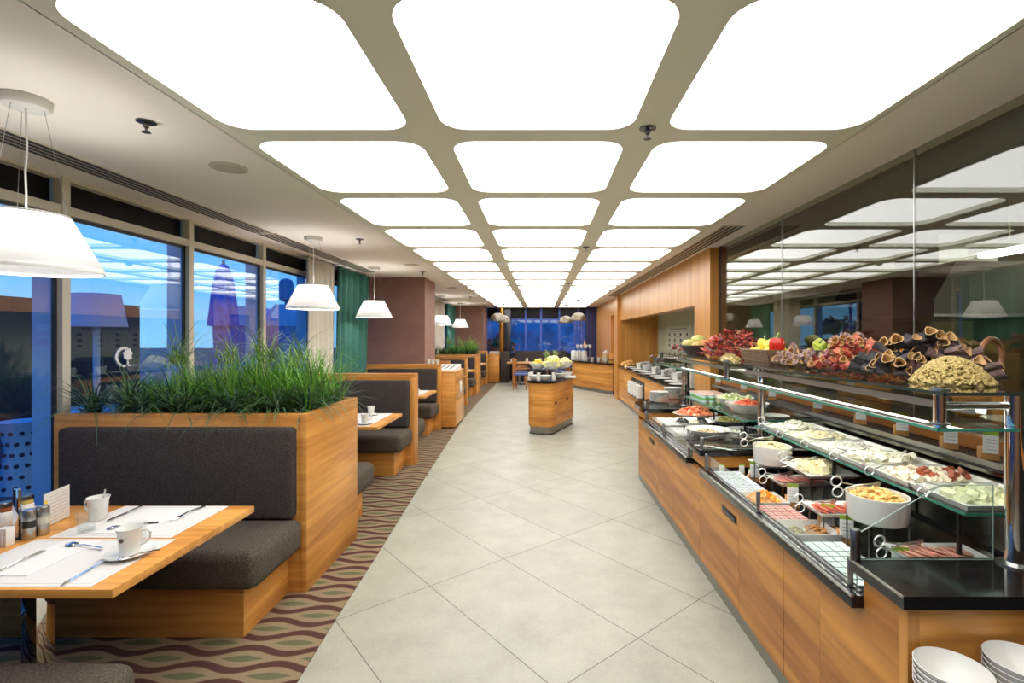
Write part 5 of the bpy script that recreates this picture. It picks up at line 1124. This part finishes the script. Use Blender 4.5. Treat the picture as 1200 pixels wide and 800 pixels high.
for k, (y, lb) in enumerate(((6.9,'tall cream folder standing at the near end of the niche counter'),(7.05,'dark folder standing beside the cream one'))): solo('menu_folder', MB().box(2.12+.0*k,y,.881,2.36,y+.05,1.16,.003), (MT['cream'],MT['blackmat'])[k], lb, 'folder')
t = T('wall_calendar', 'pale year planner with a grid on the green niche wall', 'calendar'); part('sheet', MB().box(2.952,9.55,1.32,2.959,11.5,1.85), mat('calendar_paper', S(206,206,182), .7), t)
m = MB()
for i in range(4): m.box(2.950,9.62,1.36+i*.12,2.952,11.43,1.365+i*.12)
for j in range(5): m.box(2.950,9.62+j*.45,1.36,2.952,9.626+j*.45,1.72)
m.box(2.950,9.9,1.775,2.952,11.1,1.79); part('printed_grid', m, mat('grid_ink', S(120,120,100), .8), t)
mk = mat('mark_ink', S(90,90,76), .8)
for i in range(3):
    for j in range(4): part('dark_mark', MB().box(2.949,9.80+j*.45,1.39+i*.12,2.951,9.92+j*.45,1.45+i*.12), mk, t)

t = T('red_notice', 'small red notice on the niche wall beside the oak post', 'notice'); part('board', MB().box(2.953,8.95,1.45,2.959,9.35,2.0), mat('notice_red', S(176,96,70), .6), t); part('pale_panel', MB().box(2.951,9.02,1.72,2.953,9.28,1.84), MT['cream'], t); part('pale_stripe', MB().box(2.951,9.02,1.58,2.953,9.28,1.62), MT['cream'], t)
# ================================================================ far coffee counter
t = T('coffee_counter', 'oak counter with rounded steel kick and black top at the far right', 'counter')
pg = [(1.10,15.0),(1.16,14.9),(1.85,13.66),(2.005,13.6),(2.005,17.2),(.98,17.2),(.98,15.5)]
part('body', MB().prism(pg, .10, .83), MT['woodh'], t); part('black_top', MB().prism([(1.04,14.98),(1.14,14.84),(1.84,13.58),(2.005,13.55),(2.005,17.25),(.93,17.25),(.93,15.45)], .83, .87), MT['black'], t); part('kickplate', MB().prism([(1.12,15.02),(1.18,14.93),(1.87,13.7),(2.0,13.64),(2.0,17.18),(1.0,17.18),(1.0,15.5)], 0, .10), MT['kick'], t)
def lerp2(u, off=0): return (1.12+(1.86-1.12)*u+.30*off, 14.95+(13.62-14.95)*u+.18*off+.2)
for k in range(3):
    x, y = (1.02+.16*k, 15.35-.05*k); solo('water_urn', MB().lathe([(1e-5,0),(.075,0),(.085,.02),(.085,.26),(.07,.30),(1e-5,.31)], (x,y,.8705), 20), MT['white2'], 'white cylinder stack at the left of the coffee counter, %s from the left' % ORD[k], 'crockery', 'white cylinders on the coffee counter')
for k in range(4):
    x, y = lerp2(.15+.22*k, .5); cup.put((x, y, .8705), k, 'white cup along the front of the coffee counter, %s from the left' % ORD[k], 'cups on the coffee counter', 1.4)
t = T('cake_stand', 'two tier stand of white crockery on the coffee counter', 'stand'); cx_, cy_ = 1.32, 15.1
for dx in (-.18,.18): part('leg', MB().cyl((cx_+dx,cy_,.8705),(cx_+dx,cy_,1.24),.010), MT['steel'], t)
part('shelf', MB().box(cx_-.26,cy_-.14,1.24,cx_+.26,cy_+.14,1.252), MT['shelfglass'], t)
for k in range(4): cup.put((cx_-.2+.13*k, cy_, 1.253), k, 'white cup on the raised glass tier, %s from the left' % ORD[k], 'cups on the glass tier', 1.3)
t = T('bottle', 'tall pale bottle on the raised glass tier', 'bottle'); part('body', MB().lathe([(1e-5,0),(.035,0),(.035,.15),(.014,.2),(.014,.25),(1e-5,.25)], (cx_+.03,cy_+.09,1.2525), 16), mat('bottle_tan', S(206,170,120), .3), t); part('cap', MB().lathe([(1e-5,.25),(.016,.25),(.016,.27),(1e-5,.27)], (cx_+.03,cy_+.09,1.2525), 12), MT['steel'], t)
x, y = lerp2(.78, .6)
t = T('glass_jar', 'lidded glass jar at the right of the coffee counter', 'jar'); part('body', MB().lathe([(1e-5,0),(.09,0),(.1,.03),(.1,.24),(.07,.28)], (x,y,.8705), 20), MT['clear'], t); part('lid', MB().lathe([(.075,.28),(.075,.30),(.02,.32),(.02,.35),(1e-5,.35)], (x,y,.8705), 16), MT['white2'], t); part('cereal', MB().lathe([(1e-5,.005),(.092,.01),(.092,.18),(1e-5,.19)], (x,y,.8705), 16), fm('cereal',200,176,130), t, kind='stuff')
x, y = lerp2(1.0, .55); t = T('cork_barrel', 'small orange brown barrel at the right end of the coffee counter', 'barrel'); part('body', MB().lathe([(1e-5,0),(.08,0),(.1,.12),(.08,.25),(1e-5,.25)], (x,y,.8705), 20), MT['woodz'], t); part('hoop', MB().lathe([(.094,.07),(.098,.07),(.1,.09),(.096,.09)], (x,y,.8705), 20, cap=False), MT['dsteel'], t)
# ================================================================ island
ia = math.atan2(.366, .93); ic = Vector((.19, 8.62)); M0 = Matrix.Translation(Vector((ic.x, ic.y, 0))) @ Matrix.Rotation(-ia, 4, 'Z')
def isl(w, l_, r, z0, z1):
    return MB().prism(rrect(-w/2, -l_/2, w/2, l_/2, r, 8), z0, z1, M=M0)
t = T('buffet_island', 'oak island with rounded corners, steel kick and black top in the aisle', 'island counter')
part('body', isl(.46, 1.28, .14, .13, .845), MT['woodh'], t); part('black_top', isl(.50, 1.32, .15, .845, .885), MT['black'], t); part('kickplate', isl(.42, 1.24, .13, .0, .13), MT['kick'], t); part('plinth', isl(.44, 1.26, .135, .0, .015), MT['blackmat'], t)
for y in (-.5,.1): part('handle', MB().box(.228, y, .50, .242, y+.08, .53, M=M0), MT['blackmat'], t)
def ip(x, y, z=0): v = M0 @ Vector((x, y, z)); return v
def iput(f, x, y, *a, **k): v = ip(x, y); return f(v.x, v.y, *a, **k)
Z = .8855
t = T('two_tier_stand', 'black two tier stand holding fruit bowls on the island', 'stand')
for x in (-.2,.2):
    for y in (-.38,.5): v = ip(x,y); part('leg', MB().cyl((v.x,v.y,Z),(v.x,v.y,1.055),.007), MT['dsteel'], t)
part('shelf', MB().box(-.24,-.42,1.055,.24,.54,1.066,M=M0), MT['shelfglass'], t)
fr = lambda x, y, z, rx, ry, hh, lab: oval(ip(x,y).x, ip(x,y).y, z, rx, ry, hh, lab)
Zs = 1.0665
fr(-.17,-.26,Zs,.155,.155,.095,'white fruit bowl at the left of the island tier'); fr(.12,-.28,Zs,.165,.165,.115,'large white bowl of pale melon at the front of the island tier'); fr(.17,.20,Zs,.15,.15,.10,'white bowl of pale fruit at the right of the island tier')
mel = fm('melon', 226,226,150,.4,.15,20)
v = ip(.12,-.28); pile('melon_pieces','pale green melon pieces in the large white bowl', mel, v.x, v.y, Zs+.05, .14,.14,.16, 50, .06,'cube',100)
v = ip(.17,.20); pile('pale_fruit','creamy fruit pieces in the right bowl of the island tier', fm('pale_fruit',236,226,170), v.x, v.y, Zs+.05,.12,.12,.13,40,.06,'flake',101)
lem = Rep(solo('lemon', MB().ball((0,0,.032), .034, 1.25, 1, 1, 14, 8), mat('lemon_skin', S(232,204,66), .35), 'x', 'fruit', loc=(0,0,0)))
for k, (dx, dy, dz) in enumerate(((-.07,0,.05),(0,-.06,.05),(.06,.02,.05),(0,.06,.05),(-.02,0,.10),(.04,-.03,.10))): v = ip(-.17+dx,-.26+dy); lem.put((v.x,v.y,Zs+dz), k, 'yellow fruit in the left bowl of the island tier, %s from the left' % ORD[(0,2,4,3,1,5)[k]], 'yellow fruit on the island')
pam = mat('pineapple_skin', S(176,160,96), .6, bump=1, bscale=60, vary=.3, vscale=40)
for k, (x, y) in enumerate(((-.12,.05),(.02,.12))):
    v = ip(x,y); t = T('pineapple', 'pineapple with upright leaves on the island, %s one' % ('left','right')[k], 'pineapple', 'pineapples on the island'); part('fruit', MB().ball((v.x,v.y,Zs+.085), .058, 1,1,1.5,16,10), pam, t); m = MB(); r_ = random.Random(k)
    for i in range(40): blade(m, (v.x+r_.gauss(0,.01),v.y+r_.gauss(0,.01),Zs+.15), r_.uniform(0,2*PI), r_.uniform(.1,.2), .024, r_.uniform(0,.5), r_.uniform(.1,.7), 4)
    part('leaf_crown', m, mat('pine_leaf_%d' % k, S(150,170,120), .6), t)
for k, (x, y) in enumerate(((-.12,-.52),(.06,-.50),(.15,-.05),(.17,.3))): fr(x,y,Z,.11,.11,.085,'white bowl on the black island top under the tier, %s from the front' % ORD[k])
for k, (x, y) in enumerate(((-.20,-.55),(-.03,-.57),(.18,-.42),(-.21,-.44))): v = ip(x,y); solo('milk_jug', MB().lathe([(1e-5,0),(.035,0),(.04,.04),(.026,.10),(.034,.13),(.030,.13),(.022,.10),(1e-5,.02)], (v.x,v.y,Z), 18), MT['white'], 'small white jug on the island top, %s' % ('at the left front corner','in the middle of the front edge','at the right front corner','on the left side behind the corner jug')[k], 'jug', 'white jugs on the island')
v = ip(.21,.12); tray(v.x-.02, v.y-.12, v.x+.18, v.y+.12, Z, 'white rectangular dish overhanging the right edge of the island', .03, 'white_dish')
# ================================================================ far end
t = T('brass_post', 'tall polished brass and dark post at the far windows', 'post'); x = Xat(588.0, 17.75); part('shaft', MB().cyl((x,17.75,0),(x,17.75,HC-.012),.10,n=32), mat('brass', S(196,150,80), .22, 1), t); part('dark_cladding', MB().box(x+.09,17.70,0,x+.33,17.98,HC-.012,.01), mat('dark_cladding', S(34,34,40), .25), t); part('base_ring', MB().lathe([(.1,0),(.13,0),(.13,.03),(.1,.04)], (x,17.75,0), 24, cap=False), MT['steel'], t)
def fbench(x0, x1, y0, lab):
    t = T('wall_bench', lab, 'bench'); part('back', MB().box(x0,y0+.42,0,x1,y0+.52,1.09,.02), MT['fabric'], t); part('seat', MB().box(x0,y0,.28,x1,y0+.42,.47,.04,3), MT['fabric'], t); part('base', MB().box(x0,y0+.04,0,x1,y0+.42,.28), MT['blackmat'], t)
fbench(-1.0, .92, 17.42, 'long dark bench under the far windows')
t = T('bench_end', 'dark upholstered bench end beside the crockery cabinet', 'bench'); part('back', MB().box(-1.42,16.9,0,-1.12,17.3,1.08,.02), MT['fabric'], t); part('base', MB().box(-1.41,16.91,0,-1.13,17.29,.05), MT['blackmat'], t)
chw = wood('chair_wood', S(150,96,52), S(186,128,76), 'z'); blu = mat('chair_seat', S(84,98,150), .8)  # seat colour carries the blue light falling on it
def chair(x, y, rz, lab):
    t = T('dining_chair', lab, 'chair', 'wooden chairs at the far tables', loc=(x,y,0), rz=rz)
    for sx in (-.2,.2):
        part('leg', MB().box(sx-.018,-.218,0,sx+.018,-.182,.44), chw, t); part('leg', MB().box(sx-.018,.182,0,sx+.018,.218,.92), chw, t); part('arm', MB().box(sx-.02,-.2,.62,sx+.02,.2,.65), chw, t)
    part('seat', MB().box(-.22,-.22,.44,.22,.22,.49,.015), blu, t); part('backrest', MB().box(-.18,.185,.6,.18,.21,.90,.01), chw, t)
chair(-.62, 14.9, math.radians(80), 'wooden chair with a blue seat left of the island, nearer one'); chair(-.72, 16.0, math.radians(100), 'wooden chair with a blue seat left of the island, farther one'); chair(.65, 16.1, math.radians(-80), 'wooden chair mostly hidden behind the island')
def ftable(x, y, lab):
    t = T('far_table', lab, 'table', 'small tables by the far windows'); part('top', MB().box(x-.4,y-.35,.72,x+.4,y+.35,.75), MT['woodx'], t); part('leg', MB().cyl((x,y,.02),(x,y,.72),.035), MT['steel'], t); part('foot', MB().lathe([(1e-5,0),(.22,0),(.22,.015),(1e-5,.02)], (x,y,0), 24), MT['steel'], t)
    for k, (dx, dy) in enumerate(((-.25,-.2),(.25,.18))): cup_on(x+dx, y+dy, .7505, 'on the %s, %s one' % (lab, ('left','right')[k]), k, 1.2)
ftable(-.75, 16.9-.45, 'far oak table left of the island'); ftable(.2, 16.9-.2, 'far oak table behind the island')
# ================================================================ camera, light, world
rebase_all()
cd = bpy.data.cameras.new('camera'); cam = bpy.data.objects.new('camera', cd); C.objects.link(cam)
cam.location = (0, 0, H); cam.rotation_euler = (PI/2, 0, 0); cd.sensor_width = 36; cd.lens = F/1200*36
cd.shift_x = (600-CX)/1200; cd.shift_y = -(400-CY)/1200; cd.clip_start = .05; cd.clip_end = 200; sc.camera = cam
w = bpy.data.worlds.new('dusk'); sc.world = w; w.use_nodes = True; nt = w.node_tree; nt.nodes.clear()
o = N(nt, 'ShaderNodeOutputWorld'); b = N(nt, 'ShaderNodeBackground'); L(nt, b.outputs[0], o.inputs[0])
tc = N(nt, 'ShaderNodeTexCoord'); sp = N(nt, 'ShaderNodeSeparateXYZ'); L(nt, tc.outputs['Generated'], sp.inputs[0])
r = N(nt, 'ShaderNodeValToRGB'); r.color_ramp.elements[0].position = 0; r.color_ramp.elements[0].color = S(130,198,246); r.color_ramp.elements[1].position = .6; r.color_ramp.elements[1].color = S(30,120,235)
e = r.color_ramp.elements.new(.15); e.color = S(86,176,246); L(nt, sp.outputs[2], r.inputs[0]); L(nt, r.outputs[0], b.inputs[0]); b.inputs[1].default_value = 1.0
sc.view_settings.view_transform = 'Standard'; sc.view_settings.look = 'None'; sc.view_settings.gamma = 1; sc.view_settings.exposure = 0.52; sc.view_settings.use_curve_mapping = False
sc.cycles.transparent_max_bounces = 24; sc.cycles.max_bounces = 10; sc.cycles.diffuse_bounces = 5; sc.cycles.glossy_bounces = 5; sc.cycles.sample_clamp_indirect = 6; sc.cycles.use_denoising = True
sc.cycles.caustics_reflective = False; sc.cycles.caustics_refractive = False
